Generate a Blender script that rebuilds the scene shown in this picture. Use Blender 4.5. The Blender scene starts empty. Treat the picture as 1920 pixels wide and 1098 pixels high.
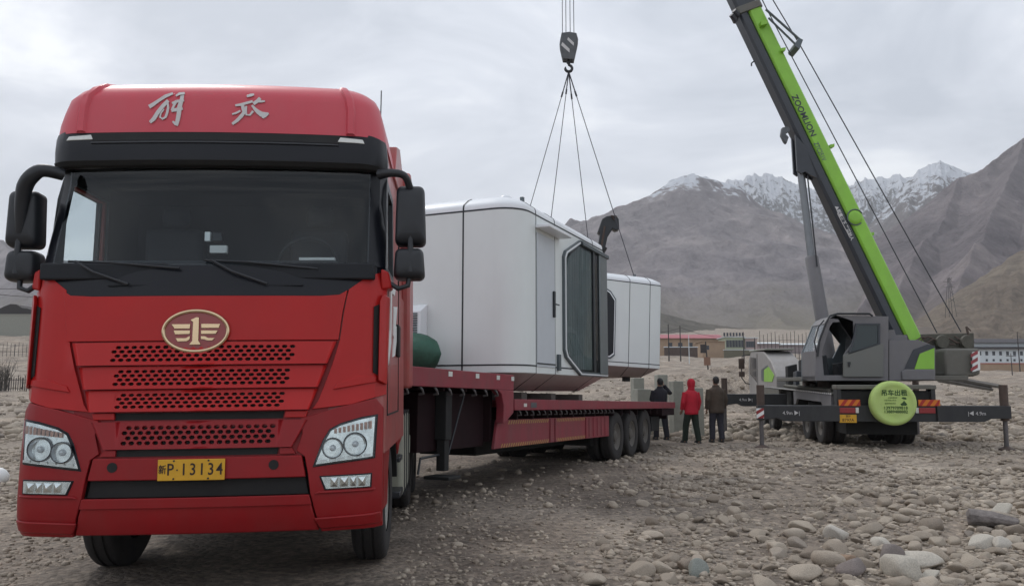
import bpy, bmesh, math, random
import numpy as np
from mathutils import Vector, Matrix, Euler
from math import radians as R, sin, cos, pi, sqrt, atan, tan
random.seed(7); RNG = np.random.default_rng(11)
scn = bpy.context.scene
COL = scn.collection

# ---------------------------------------------------------------- materials
MATS = {}
def mat(name, col, rough=.6, metal=0., coat=0., spec=.5, var=0., vscale=6., dirt=0., dirtcol=(.16,.135,.11), bump=0., bscale=40., alpha=None):
    m = bpy.data.materials.new(name); m.use_nodes = True
    nt = m.node_tree; b = nt.nodes['Principled BSDF']; L = nt.links
    b.inputs['Base Color'].default_value = (*col, 1); b.inputs['Roughness'].default_value = rough
    b.inputs['Metallic'].default_value = metal; b.inputs['Coat Weight'].default_value = coat
    b.inputs['Coat Roughness'].default_value = .12; b.inputs['Specular IOR Level'].default_value = spec
    tc = nt.nodes.new('ShaderNodeTexCoord'); last = None
    if var > 0:
        n = nt.nodes.new('ShaderNodeTexNoise'); n.inputs['Scale'].default_value = vscale; n.inputs['Detail'].default_value = 6; n.inputs['Roughness'].default_value = .65
        L.new(tc.outputs['Object'], n.inputs['Vector'])
        mr = nt.nodes.new('ShaderNodeMapRange'); mr.inputs[1].default_value = .25; mr.inputs[2].default_value = .75
        mr.inputs[3].default_value = 1-var; mr.inputs[4].default_value = 1+var; L.new(n.outputs['Fac'], mr.inputs[0])
        mx = nt.nodes.new('ShaderNodeVectorMath'); mx.operation = 'SCALE'; mx.inputs[0].default_value = col; L.new(mr.outputs[0], mx.inputs['Scale'])
        last = mx.outputs[0]
    if dirt > 0:
        n2 = nt.nodes.new('ShaderNodeTexNoise'); n2.inputs['Scale'].default_value = 3.1; n2.inputs['Detail'].default_value = 9; n2.inputs['Roughness'].default_value = .72
        mp = nt.nodes.new('ShaderNodeMapping'); mp.inputs['Scale'].default_value = (1.3, 1.3, .45); L.new(tc.outputs['Object'], mp.inputs['Vector']); L.new(mp.outputs[0], n2.inputs['Vector'])
        r2 = nt.nodes.new('ShaderNodeMapRange'); r2.inputs[1].default_value = .38; r2.inputs[2].default_value = .8; r2.inputs[3].default_value = dirt*.25; r2.inputs[4].default_value = min(1, dirt*1.6); L.new(n2.outputs['Fac'], r2.inputs[0])
        mm = nt.nodes.new('ShaderNodeMix'); mm.data_type = 'RGBA'; L.new(r2.outputs[0], mm.inputs['Factor'])
        if last: L.new(last, mm.inputs['A'])
        else: mm.inputs['A'].default_value = (*col, 1)
        mm.inputs['B'].default_value = (*dirtcol, 1); last = mm.outputs['Result']
        rr = nt.nodes.new('ShaderNodeMapRange'); rr.inputs[3].default_value = rough; rr.inputs[4].default_value = .9; L.new(r2.outputs[0], rr.inputs[0]); L.new(rr.outputs[0], b.inputs['Roughness'])
    if last: L.new(last, b.inputs['Base Color'])
    if bump > 0:
        n3 = nt.nodes.new('ShaderNodeTexNoise'); n3.inputs['Scale'].default_value = bscale; n3.inputs['Detail'].default_value = 5; L.new(tc.outputs['Object'], n3.inputs['Vector'])
        bp = nt.nodes.new('ShaderNodeBump'); bp.inputs['Strength'].default_value = bump; bp.inputs['Distance'].default_value = .02; L.new(n3.outputs['Fac'], bp.inputs['Height']); L.new(bp.outputs[0], b.inputs['Normal'])
    MATS[name] = m; return m

def glassmat(name, tint, rough=.03, f0=1.5):
    m = bpy.data.materials.new(name); m.use_nodes = True; nt = m.node_tree; nt.nodes.clear(); L = nt.links
    o = nt.nodes.new('ShaderNodeOutputMaterial'); t = nt.nodes.new('ShaderNodeBsdfTransparent'); t.inputs[0].default_value = (*tint, 1)
    g = nt.nodes.new('ShaderNodeBsdfGlossy'); g.inputs['Roughness'].default_value = rough; g.inputs['Color'].default_value = (.9,.93,.95,1)
    fr = nt.nodes.new('ShaderNodeFresnel'); fr.inputs[0].default_value = f0
    ge = nt.nodes.new('ShaderNodeNewGeometry'); iv = nt.nodes.new('ShaderNodeMath'); iv.operation = 'SUBTRACT'; iv.inputs[0].default_value = 1; L.new(ge.outputs['Backfacing'], iv.inputs[1]); mu = nt.nodes.new('ShaderNodeMath'); mu.operation = 'MULTIPLY'; L.new(fr.outputs[0], mu.inputs[0]); L.new(iv.outputs[0], mu.inputs[1]); mx = nt.nodes.new('ShaderNodeMixShader'); L.new(mu.outputs[0], mx.inputs[0]); L.new(t.outputs[0], mx.inputs[1]); L.new(g.outputs[0], mx.inputs[2]); L.new(mx.outputs[0], o.inputs[0])
    MATS[name] = m; return m

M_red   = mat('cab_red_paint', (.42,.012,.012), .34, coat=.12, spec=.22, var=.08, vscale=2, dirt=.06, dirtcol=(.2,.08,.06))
M_redlow= mat('lower_red_shaded', (.27,.006,.010), .38, coat=.12, spec=.25, var=.10, vscale=3, dirt=.17, dirtcol=(.14,.06,.05))  # cab red darkened low down, shade put into the colour; thin dirt over it
M_roof  = mat('roof_red_sky_sheen', (.56,.045,.07), .42, coat=.15, var=.05, vscale=2, dirt=.07, dirtcol=(.3,.25,.25))  # cab red made paler and pinker: sky sheen put into the colour
M_side  = mat('cab_side_red_paint', (.38,.03,.032), .45, coat=.3, var=.08, vscale=3, dirt=.45, dirtcol=(.22,.17,.14))
M_blk   = mat('black_plastic', (.012,.014,.018), .42, var=.15, dirt=.05, dirtcol=(.08,.08,.08))
M_blkg  = mat('black_gloss', (.006,.007,.011), .3, coat=.05, spec=.28)
M_dark  = mat('dark_underside', (.012,.012,.012), .8, var=.3)
M_rub   = mat('tyre_rubber', (.014,.013,.014), .85, var=.25, vscale=9, dirt=.20, dirtcol=(.09,.078,.068), bump=.2)
M_rim   = mat('rim_steel', (.33,.32,.30), .5, .6, var=.2, dirt=.5)
M_rimd  = mat('dusty_dark_rim', (.085,.078,.07), .65, .2, var=.2, dirt=.5, dirtcol=(.13,.115,.10))
M_gold  = mat('emblem_metal', (.62,.47,.30), .22, 1.)
M_emb   = mat('emblem_red', (.25,.012,.012), .3, coat=.6)
M_chr   = mat('chrome', (.75,.77,.78), .14, 1.)
M_silver= mat('silver_letter', (.55,.54,.53), .5, .1)
M_white = mat('white_paint', (.72,.73,.72), .5, var=.04)
M_plate = mat('plate_yellow', (.62,.33,.015), .45, var=.1, vscale=14)
M_pblk  = mat('plate_black', (.02,.008,.008), .6)
M_trl   = mat('trailer_red', (.235,.016,.032), .55, var=.15, vscale=4, dirt=.35, dirtcol=(.13,.10,.09))
M_trd   = mat('trailer_dark', (.014,.004,.006), .8, var=.3, spec=.2, dirt=.12, dirtcol=(.03,.022,.02))
M_mod   = mat('module_shell', (.70,.735,.725), .42, coat=.15, var=.03, vscale=1.2, dirt=.07, dirtcol=(.38,.35,.33))
M_modb  = mat('module_base', (.42,.36,.35), .6, var=.08, vscale=2, dirt=.25, dirtcol=(.28,.22,.2))
M_modr  = mat('module_roof', (.76,.78,.80), .35, coat=.2, var=.03)
M_seam  = mat('seam_black', (.018,.022,.026), .5)
M_door  = mat('module_door', (.52,.55,.58), .45, var=.03)
M_greyf = mat('grey_frame', (.10,.12,.13), .4, .3)
M_curt  = mat('curtain_cloth', (.11,.14,.14), .9, var=.2, vscale=3)
M_green = mat('green_tarp', (.02,.085,.055), .6, var=.3, vscale=7, bump=.4, bscale=12)
M_tank  = mat('pale_panel', (.30,.31,.25), .5, var=.15, dirt=.4)
M_lime  = mat('crane_lime', (.235,.53,.035), .42, coat=.2, var=.1, vscale=2, dirt=.15, dirtcol=(.2,.22,.1))
M_navy  = mat('crane_dark', (.022,.027,.036), .42, coat=.15, var=.2, dirt=.10, dirtcol=(.09,.09,.09))
M_grey  = mat('crane_grey', (.15,.145,.155), .5, var=.08, dirt=.25, dirtcol=(.16,.15,.13))
M_grey2 = mat('crane_counterweight', (.115,.115,.10), .6, var=.12, dirt=.3)
M_oliv  = mat('winch_greased', (.07,.07,.055), .6, .2, var=.35, vscale=8, dirt=.3)
M_beam  = mat('outrigger_black', (.014,.015,.018), .5, var=.25, dirt=.22, dirtcol=(.08,.08,.075))
M_rust  = mat('rusty_jack', (.06,.035,.028), .75, var=.35, dirt=.3)
M_steel = mat('jack_steel', (.35,.35,.34), .35, .8, var=.15)
M_cover = mat('spare_cover', (.42,.58,.15), .6, var=.1, vscale=3, dirt=.2, dirtcol=(.45,.45,.3), bump=.25, bscale=6)
M_ink   = mat('cover_ink', (.03,.08,.02), .7)
M_org   = mat('hatch_orange', (.62,.17,.012), .4, var=.1)
M_hred  = mat('hatch_red', (.38,.02,.012), .4)
M_lred  = mat('tail_red', (.25,.015,.02), .3, coat=.4)
M_cabw  = mat('carrier_cab_white', (.30,.285,.28), .5, var=.08, dirt=.35, dirtcol=(.2,.18,.15))
M_rope  = mat('wire_rope', (.06,.06,.07), .6, .4)
M_blockm= mat('block_grey', (.09,.10,.11), .5, .3, var=.3, dirt=.2)
M_conc  = mat('concrete', (.27,.27,.235), .85, var=.15, vscale=5, bump=.2)
M_wood  = mat('grey_wood', (.10,.09,.08), .85, var=.3, vscale=5, bump=.4)
M_skin  = mat('skin', (.24,.13,.085), .55)
M_hair  = mat('dark_hair', (.01,.009,.009), .6)
M_cred  = mat('red_jacket', (.40,.006,.022), .8, var=.2, vscale=8)
M_cbrn  = mat('brown_jacket', (.062,.045,.033), .9, var=.3, vscale=8)
M_cblk  = mat('black_cloth', (.014,.013,.019), .9, var=.3)
M_cgrn  = mat('dark_trousers', (.012,.020,.013), .9, var=.3)
M_cnav  = mat('grey_trousers', (.032,.031,.042), .9, var=.3)
M_shoe  = mat('shoe_black', (.015,.015,.015), .6)
M_int   = mat('interior_dark', (.012,.014,.018), .8, var=.2)
M_glass = glassmat('tinted_glass', (.92,.94,.94))
M_wind  = glassmat('windscreen_glass', (.88,.92,.93), .02, f0=1.42)
M_lens  = glassmat('lamp_glass', (.93,.95,.95), .02)
M_pole  = mat('pole_dark', (.04,.035,.035), .8, var=.2)
M_rroof = mat('red_roof', (.36,.10,.115), .6, var=.15)
M_tanw  = mat('tan_wall', (.33,.235,.16), .85, var=.15, vscale=.5)
M_grnw  = mat('pale_green_wall', (.34,.37,.27), .85, var=.1)
M_whw   = mat('white_wall', (.58,.62,.64), .8, var=.06, vscale=.5)
M_droof = mat('dark_roof', (.05,.045,.05), .7, var=.2)
M_win   = mat('window_dark', (.03,.035,.045), .25)
M_bank  = mat('loose_soil', (.26,.215,.18), .95, var=.3, vscale=2.2, bump=.8, bscale=3)

# ---------------------------------------------------------------- mesh builder
class MB:
    def __init__(s): s.v = []; s.f = []; s.m = []; s.mi = 0; s.X = Matrix.Identity(4)
    def add(s, vs, fs):
        b = len(s.v); s.v += [tuple(s.X @ Vector(p)) for p in vs]
        for f in fs: s.f.append(tuple(b+i for i in f)); s.m.append(s.mi)
        return s
    def box(s, x0, x1, y0, y1, z0, z1):
        return s.add([(x,y,z) for z in (z0,z1) for y in (y0,y1) for x in (x0,x1)], [(0,2,3,1),(4,5,7,6),(0,1,5,4),(2,6,7,3),(0,4,6,2),(1,3,7,5)])
    def hexa(s, p):   # 8 points, bottom ring 4 then top ring 4
        return s.add(p, [(3,2,1,0),(4,5,6,7),(0,1,5,4),(1,2,6,5),(2,3,7,6),(3,0,4,7)])
    def tube(s, pts, r, seg=10, cap=True):
        pts = [Vector(p) for p in pts]; n = len(pts); rs = r if isinstance(r, (list, tuple)) else [r]*n
        vs = []; fs = []; up = Vector((0,0,1)); prev = None
        for i, p in enumerate(pts):
            d = (pts[min(i+1,n-1)]-pts[max(i-1,0)]).normalized()
            if prev is None: a = d.cross(up if abs(d.z) < .9 else Vector((1,0,0))).normalized()
            else: a = (prev - d*prev.dot(d)).normalized()
            prev = a; b = d.cross(a)
            rr = rs[i]; ra, rb = rr if isinstance(rr, tuple) else (rr, rr)
            for k in range(seg):
                t = 2*pi*k/seg; vs.append(p + a*ra*cos(t) + b*rb*sin(t))
        for i in range(n-1):
            for k in range(seg): q = (k+1) % seg; fs.append((i*seg+k, i*seg+q, (i+1)*seg+q, (i+1)*seg+k))
        if cap: fs.append(tuple(range(seg-1,-1,-1))); fs.append(tuple((n-1)*seg+k for k in range(seg)))
        return s.add(vs, fs)
    def rings(s, rings, closed=True, cap=True):
        n = len(rings[0]); vs = [p for r in rings for p in r]; fs = []
        for i in range(len(rings)-1):
            for k in range(n if closed else n-1): q = (k+1) % n; fs.append((i*n+k, i*n+q, (i+1)*n+q, (i+1)*n+k))
        if cap and closed: fs.append(tuple(range(n-1,-1,-1))); fs.append(tuple((len(rings)-1)*n+k for k in range(n)))
        return s.add(vs, fs)
    def prism(s, poly, fn, a, b):    # poly 2D; fn(u,v,w)->xyz ; extruded w from a to b
        n = len(poly); vs = [fn(u,v,a) for u,v in poly] + [fn(u,v,b) for u,v in poly]
        return s.add(vs, [tuple(range(n-1,-1,-1)), tuple(range(n,2*n))] + [(i,(i+1)%n,n+(i+1)%n,n+i) for i in range(n)])
    def lathe(s, prof, fn, seg=32):  # prof (r, h); fn(x,y,h)
        vs = []; fs = []; n = len(prof)
        for k in range(seg):
            t = 2*pi*k/seg
            for r, h in prof: vs.append(fn(r*cos(t), r*sin(t), h))
        for k in range(seg):
            q = (k+1) % seg
            for i in range(n-1): fs.append((k*n+i, k*n+i+1, q*n+i+1, q*n+i))
        return s.add(vs, fs)
    def build(s, name, mats, parent=None, bevel=0, smooth=35, world=False, seg=2):
        me = bpy.data.meshes.new(name)
        vs = s.v
        if world and parent is not None:
            root = parent
            inv = MW[root.name].inverted(); vs = [tuple(inv @ Vector(p)) for p in vs]
        me.from_pydata(vs, [], s.f)
        for m in (mats if isinstance(mats, (list, tuple)) else [mats]): me.materials.append(m)
        if any(s.m): me.polygons.foreach_set('material_index', s.m)
        bm = bmesh.new(); bm.from_mesh(me); bmesh.ops.remove_doubles(bm, verts=bm.verts, dist=1e-5); bmesh.ops.recalc_face_normals(bm, faces=bm.faces); bm.to_mesh(me); bm.free()
        me.update()
        if smooth: me.polygons.foreach_set('use_smooth', [True]*len(me.polygons)); me.set_sharp_from_angle(angle=R(smooth))
        o = bpy.data.objects.new(name, me); COL.objects.link(o)
        if parent is not None: o.parent = parent; MW[o.name] = MW[parent.name]
        else: MW[o.name] = Matrix.Identity(4)
        if bevel:
            b = o.modifiers.new('bevel', 'BEVEL'); b.width = bevel; b.segments = seg; b.limit_method = 'ANGLE'; b.angle_limit = R(40); b.harden_normals = False
        return o
MW = {}
def thing(name, label, cat, loc=(0,0,0), rz=0, rx=0, group=None, ry=0):
    o = bpy.data.objects.new(name, None); COL.objects.link(o); o.location = loc; o.rotation_euler = (rx, ry, rz); o.empty_display_size = .2
    MW[o.name] = Matrix.Translation(loc) @ Euler((rx,ry,rz)).to_matrix().to_4x4()
    return tag(o, label, cat, group)
def tag(o, label, cat=None, group=None, kind=None):
    if label: o['label'] = label
    if cat: o['category'] = cat
    if group: o['group'] = group
    if kind: o['kind'] = kind
    return o
def tm(o, label, cat, group=None): return tag(o, label, cat, group)
def text(body, size, m, parent, mtx, extrude=.002, name='lettering', align='CENTER', sx=1., bold=0., label=None):
    cu = bpy.data.curves.new('t', 'FONT'); cu.body = body; cu.size = size; cu.align_x = align; cu.align_y = 'CENTER'; cu.extrude = extrude; cu.offset = bold
    cu.resolution_u = 3
    o = bpy.data.objects.new('t', cu); COL.objects.link(o)
    me = bpy.data.meshes.new_from_object(o.evaluated_get(bpy.context.evaluated_depsgraph_get()))
    bpy.data.objects.remove(o); me.transform(mtx @ Matrix.Diagonal((sx,1,1,1))); me.materials.clear(); me.materials.append(m); me.name = name
    o = bpy.data.objects.new(name, me); COL.objects.link(o); o.parent = parent; MW[o.name] = MW[parent.name]
    return o
def frame_m(loc, right, up):  # text plane: x->right, y->up
    r = Vector(right).normalized(); u = Vector(up).normalized(); n = r.cross(u)
    return Matrix(((r.x,u.x,n.x,loc[0]),(r.y,u.y,n.y,loc[1]),(r.z,u.z,n.z,loc[2]),(0,0,0,1)))

# ---------------------------------------------------------------- noise
def _hash(ix, iy, s):
    h = (ix.astype(np.int64)*374761393 + iy.astype(np.int64)*668265263 + s*1442695041) & 0xffffffff
    h = ((h ^ (h >> 13))*1274126177) & 0xffffffff
    return ((h ^ (h >> 16)) & 0xffff)/65535.
def vnoise(x, y, s=0):
    ix = np.floor(x); iy = np.floor(y); fx = x-ix; fy = y-iy
    fx = fx*fx*fx*(fx*(fx*6-15)+10); fy = fy*fy*fy*(fy*(fy*6-15)+10)
    a = _hash(ix,iy,s); b = _hash(ix+1,iy,s); c = _hash(ix,iy+1,s); d = _hash(ix+1,iy+1,s)
    return (a*(1-fx)+b*fx)*(1-fy)+(c*(1-fx)+d*fx)*fy
def fbm(x, y, o=5, s=0, g=.5):
    r = 0; a = 1; t = 0
    for i in range(o): r = r+a*(vnoise(x*2**i+17.3*i, y*2**i-9.1*i, s+i)-.5)*2; t += a; a *= g
    return r/t
def ridged(x, y, o=5, s=0, g=.5):
    r = 0; a = 1; t = 0
    for i in range(o): r = r+a*(1-np.abs(vnoise(x*2**i+31.7*i, y*2**i+5.7*i, s+i)-.5)*2.0); t += a; a *= g
    return r/t
def npmesh(name, V, F, m, smooth=True):
    me = bpy.data.meshes.new(name); nv = len(V); nf = len(F); k = F.shape[1]
    me.vertices.add(nv); me.vertices.foreach_set('co', V.astype(np.float32).ravel())
    me.loops.add(nf*k); me.loops.foreach_set('vertex_index', F.astype(np.int32).ravel())
    me.polygons.add(nf); me.polygons.foreach_set('loop_start', np.arange(0, nf*k, k, dtype=np.int32))
    if smooth: me.polygons.foreach_set('use_smooth', np.ones(nf, dtype=bool))
    me.materials.append(m); me.update(calc_edges=True); me.validate()
    o = bpy.data.objects.new(name, me); COL.objects.link(o); MW[o.name] = Matrix.Identity(4); return o
def gridF(nr, nc, wrap=False):
    i = np.arange(nr-1)[:,None]; j = np.arange(nc if wrap else nc-1)[None,:]; q = (j+1) % nc
    return np.stack([i*nc+j, i*nc+q, (i+1)*nc+q, (i+1)*nc+j], -1).reshape(-1,4)

# ---------------------------------------------------------------- camera, light, sky
FP = 1500.; PITCH = atan(181/1500.); CH = 1.45
cd = bpy.data.cameras.new('camera'); cam = bpy.data.objects.new('camera', cd); COL.objects.link(cam)
cam.location = (0,0,CH); cam.rotation_euler = (R(90)+PITCH, 0, 0); cd.sensor_width = 36; cd.lens = 36*FP/1920; cd.clip_end = 30000; cd.clip_start = .1
scn.camera = cam
def P(px, py, Y):       # the point at world depth Y seen at pixel (px,py) of the 1920 px photograph
    u = (px-960)/FP; v = (549-py)/FP; ca, sa = cos(PITCH), sin(PITCH); k = Y/(ca-v*sa)
    return Vector((u*k, Y, CH+(sa+v*ca)*k))

w = bpy.data.worlds.new('World'); scn.world = w; w.use_nodes = True; nt = w.node_tree; L = nt.links
bg = nt.nodes['Background']; bg.inputs[1].default_value = .1
SUN_EL, SUN_AZ = 48, -35      # sun high behind the trailer, to the left
sky = nt.nodes.new('ShaderNodeTexSky'); sky.sky_type = 'NISHITA'; sky.sun_disc = False; sky.sun_elevation = R(SUN_EL); sky.sun_rotation = R(SUN_AZ); sky.air_density = 1; sky.dust_density = 3
tc = nt.nodes.new('ShaderNodeTexCoord'); mp = nt.nodes.new('ShaderNodeMapping'); mp.inputs['Scale'].default_value = (1.0, 1.0, 2.6); mp.inputs['Rotation'].default_value = (0,.12,.4); L.new(tc.outputs['Generated'], mp.inputs['Vector'])
n1 = nt.nodes.new('ShaderNodeTexNoise'); n1.inputs['Scale'].default_value = 2.9; n1.inputs['Detail'].default_value = 5; n1.inputs['Roughness'].default_value = .56; n1.inputs['Distortion'].default_value = .5; L.new(mp.outputs[0], n1.inputs['Vector'])
cr = nt.nodes.new('ShaderNodeValToRGB'); L.new(n1.outputs['Fac'], cr.inputs[0]); e = cr.color_ramp.elements
e[0].position = .34; e[0].color = (.53,.575,.65,1); e[1].position = .66; e[1].color = (.95,.98,1.02,1); k = e.new(.52); k.color = (.71,.75,.825,1)
sc_ = nt.nodes.new('ShaderNodeVectorMath'); sc_.operation = 'SCALE'; sc_.inputs['Scale'].default_value = 10.2; L.new(cr.outputs[0], sc_.inputs[0])
mx = nt.nodes.new('ShaderNodeMix'); mx.data_type = 'RGBA'; mx.inputs['Factor'].default_value = .94; L.new(sky.outputs[0], mx.inputs['A']); L.new(sc_.outputs[0], mx.inputs['B'])
L.new(mx.outputs['Result'], bg.inputs[0])
sl = bpy.data.lights.new('sun', 'SUN'); sl.energy = 1.1; sl.angle = R(12); sl.color = (1,.97,.93)
so = bpy.data.objects.new('sun', sl); COL.objects.link(so); so.location = (-20,40,40)
d = Vector((sin(R(SUN_AZ))*cos(R(SUN_EL)), cos(R(SUN_AZ))*cos(R(SUN_EL)), sin(R(SUN_EL)))); so.rotation_euler = d.to_track_quat('Z','Y').to_euler()
scn.view_settings.view_transform = 'Standard'; scn.view_settings.look = 'None'; scn.view_settings.exposure = .3; scn.view_settings.gamma = 1; scn.view_settings.use_curve_mapping = False
scn.cycles.volume_bounces = 0; scn.cycles.transparent_max_bounces = 16; scn.cycles.max_bounces = 6
# ================================================================ terrain
def ground_z(x, y):
    x = np.asarray(x, float); y = np.asarray(y, float)
    q = np.maximum(y-26, 0)
    base = .043*q*(1-np.exp(-q/18)) + .00006*q*q
    base = np.where(y < 26, 0, base)
    uu = x/np.maximum(y,1); base = base*(1-.32*np.clip((uu-.38)/.15,0,1)*np.clip((y-60)/60,0,1)*np.clip((420-y)/150,0,1)+.85*np.clip((-uu-.35)/.2,0,1)*np.clip((y-75)/50,0,1)*np.clip((420-y)/150,0,1))
    d = np.sqrt(x*x+y*y)
    far = np.clip((d-24)/60, 0, 1); near = np.clip(1-(d-20)/15, 0, 1)
    z = base + fbm(x/22, y/22, 4, 5)*1.3*far + fbm(x/5, y/5, 4, 9)*.28*np.clip((d-23)/12,0,1)
    z = z + fbm(x/2.2, y/2.2, 4, 21)*.035 + fbm(x/.45, y/.45, 4, 33)*.016*(1+far*3)
    # wheel ruts along the lane the lorry used, near the camera
    z = z + (fbm(x/.9,y/.9,4,61)*.055+ridged(x/.35,y/.35,3,63)*.03-.018)*np.clip((x-(-.2+.10*y))/1.5,0,1)*np.clip((d-5)/3,0,1)*np.clip(1.5-d/50,0,1)
    lane = np.abs(x + 1.6 + .12*y)
    z = z - .03*np.exp(-((lane-1.0)/.22)**2)*np.clip(1-d/40,0,1)
    # flat pads under the vehicles
    z = z*np.clip(1-.8*np.exp(-((x+2.2)**2/9+(y-9)**2/40)),0,1)
    # pushed up dirt banks between the yard and the village
    for bx, by, bw, bl, bh in ((9.2,44,3.2,2.0,1.15),(12.4,45,3.0,2,.65),(15.6,52,3.6,2.6,1.35),(12.0,60,3.5,2.5,1.0),(30,36,6,2.4,.75),(22,31,4,1.8,.40),(18.5,66,5,3,1.2)):
        z = z + bh*np.exp(-((x-bx)/bw)**2-((y-by)/bl)**2)*(1+.55*fbm(x/1.1,y/1.1,4,50,.65))
    return z
def gz(x, y): return float(ground_z(np.array([x]), np.array([y]))[0])

az = np.concatenate([np.arange(-180,-42,4.), np.arange(-42,42,.16), np.arange(42,180,4.)]); az = np.radians(az)
rad = np.concatenate([[.05,1,2,3,4,4.8], 5.2*np.exp(np.arange(0,330)*.0135), 460*np.exp(np.arange(0,40)*.08)])
RR, AA = np.meshgrid(rad, az, indexing='ij'); GX = RR*np.sin(AA); GY = RR*np.cos(AA)
GZ = ground_z(GX, GY); GZ = np.where(RR > 700, np.minimum(GZ, 55), GZ)

gm = bpy.data.materials.new('gravel_ground'); gm.use_nodes = True; nt = gm.node_tree; L = nt.links; b = nt.nodes['Principled BSDF']; b.inputs['Roughness'].default_value = .92; b.inputs['Specular IOR Level'].default_value = .25
tc = nt.nodes.new('ShaderNodeTexCoord')
def nz(scale, det=6, rough=.6, vec=None, dist=0):
    n = nt.nodes.new('ShaderNodeTexNoise'); n.inputs['Scale'].default_value = scale; n.inputs['Detail'].default_value = det; n.inputs['Roughness'].default_value = rough; n.inputs['Distortion'].default_value = dist
    L.new(vec or tc.outputs['Object'], n.inputs['Vector']); return n.outputs['Fac']
def ramp(fac, stops):
    c = nt.nodes.new('ShaderNodeValToRGB'); L.new(fac, c.inputs[0]); e = c.color_ramp.elements
    e[0].position, e[0].color = stops[0][0], (*stops[0][1],1); e[1].position, e[1].color = stops[-1][0], (*stops[-1][1],1)
    for p_, c_ in stops[1:-1]: k = e.new(p_); k.color = (*c_,1)
    return c.outputs[0]
def mixc(f, a, bb, mode='MIX'):
    m = nt.nodes.new('ShaderNodeMix'); m.data_type = 'RGBA'; m.blend_type = mode
    if isinstance(f, (int,float)): m.inputs['Factor'].default_value = f
    else: L.new(f, m.inputs['Factor'])
    for s_, v_ in (('A',a),('B',bb)):
        if isinstance(v_, tuple): m.inputs[s_].default_value = (*v_,1)
        else: L.new(v_, m.inputs[s_])
    return m.outputs['Result']
big = ramp(nz(.16,5,.6), [(.35,(.42,.352,.285)),(.5,(.31,.265,.22)),(.66,(.45,.39,.325))])
fine = ramp(nz(9,9,.75), [(.3,(.45,.45,.45)),(.52,(1,1,1)),(.75,(1.5,1.48,1.45))])
c = mixc(1., big, fine, 'MULTIPLY')
vo = nt.nodes.new('ShaderNodeTexVoronoi'); vo.inputs['Scale'].default_value = 19; vo.inputs['Randomness'].default_value = 1; L.new(tc.outputs['Object'], vo.inputs['Vector'])
pc = ramp(vo.outputs['Color'], [(.2,(.6,.6,.6)),(.6,(1.05,1.03,1.0)),(.9,(1.55,1.5,1.42))])
c = mixc(.55, c, mixc(1., c, pc, 'MULTIPLY'))
at = nt.nodes.new('ShaderNodeAttribute'); at.attribute_name = 'packed'; pk = ramp(at.outputs['Fac'], [(0,(1,1,1)),(1,(.70,.69,.69))]); c = mixc(1., c, pk, 'MULTIPLY')
damp = ramp(nz(.55,6,.65,dist=.6), [(.40,(1.05,1.05,1.05)),(.60,(.60,.58,.58))])
c = mixc(.8, c, damp, 'MULTIPLY')
L.new(c, b.inputs['Base Color'])
h1 = nz(14,8,.7); vd = vo.outputs['Distance']
ma = nt.nodes.new('ShaderNodeMath'); ma.operation = 'MULTIPLY_ADD'; L.new(vd, ma.inputs[0]); ma.inputs[1].default_value = -.9; L.new(h1, ma.inputs[2])
bp = nt.nodes.new('ShaderNodeBump'); bp.inputs['Strength'].default_value = .9; bp.inputs['Distance'].default_value = .035; L.new(ma.outputs[0], bp.inputs['Height']); L.new(bp.outputs[0], b.inputs['Normal'])
g = npmesh('ground', np.stack([GX,GY,GZ],-1).reshape(-1,3), gridF(len(rad), len(az)), gm); tag(g, 'stony grey-brown river gravel ground of the yard', None, None, 'structure')

# ---------------------------------------------------------------- stones
def rock_template(sub, seed, flat=.6):
    bm = bmesh.new(); bmesh.ops.create_icosphere(bm, subdivisions=sub, radius=1); rnd = random.Random(seed)
    dirs = [Vector((rnd.gauss(0,1),rnd.gauss(0,1),rnd.gauss(0,1))).normalized() for _ in range(11)]; am = [rnd.uniform(.42,.85) for _ in dirs]
    for v in bm.verts:
        p = v.co.copy()
        for d_, a_ in zip(dirs, am):
            t = p.dot(d_)
            if t > a_: p -= d_*(t-a_)*.9
        v.co = p
    V = np.array([v.co[:] for v in bm.verts]); F = np.array([[l.vert.index for l in f.loops] for f in bm.faces]); 
    sx, sy = rnd.uniform(.85,1.25), rnd.uniform(.7,1.0); V = V*np.array([sx,sy,flat*rnd.uniform(.8,1.25)]); bm.free(); return V, F
def stone_mat(name, stops, sc=3.):
    global nt, L, tc
    m = bpy.data.materials.new(name); m.use_nodes = True; nt = m.node_tree; L = nt.links; b = nt.nodes['Principled BSDF']; b.inputs['Roughness'].default_value = .85; b.inputs['Specular IOR Level'].default_value = .3
    tc = nt.nodes.new('ShaderNodeTexCoord'); geo = nt.nodes.new('ShaderNodeNewGeometry'); oi = nt.nodes.new('ShaderNodeObjectInfo')
    ad = nt.nodes.new('ShaderNodeMath'); ad.operation = 'ADD'; L.new(geo.outputs['Random Per Island'], ad.inputs[0]); L.new(oi.outputs['Random'], ad.inputs[1])
    fr = nt.nodes.new('ShaderNodeMath'); fr.operation = 'FRACT'; L.new(ad.outputs[0], fr.inputs[0])
    base = ramp(fr.outputs[0], stops)
    sp = ramp(nz(sc*6,8,.75), [(.3,(.62,.62,.62)),(.55,(1,1,1)),(.8,(1.35,1.33,1.3))])
    cc = mixc(1., base, sp, 'MULTIPLY'); L.new(cc, b.inputs['Base Color'])
    bp = nt.nodes.new('ShaderNodeBump'); bp.inputs['Strength'].default_value = .5; bp.inputs['Distance'].default_value = .02; L.new(nz(sc*4,7,.7), bp.inputs['Height']); L.new(bp.outputs[0], b.inputs['Normal'])
    return m
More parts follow.
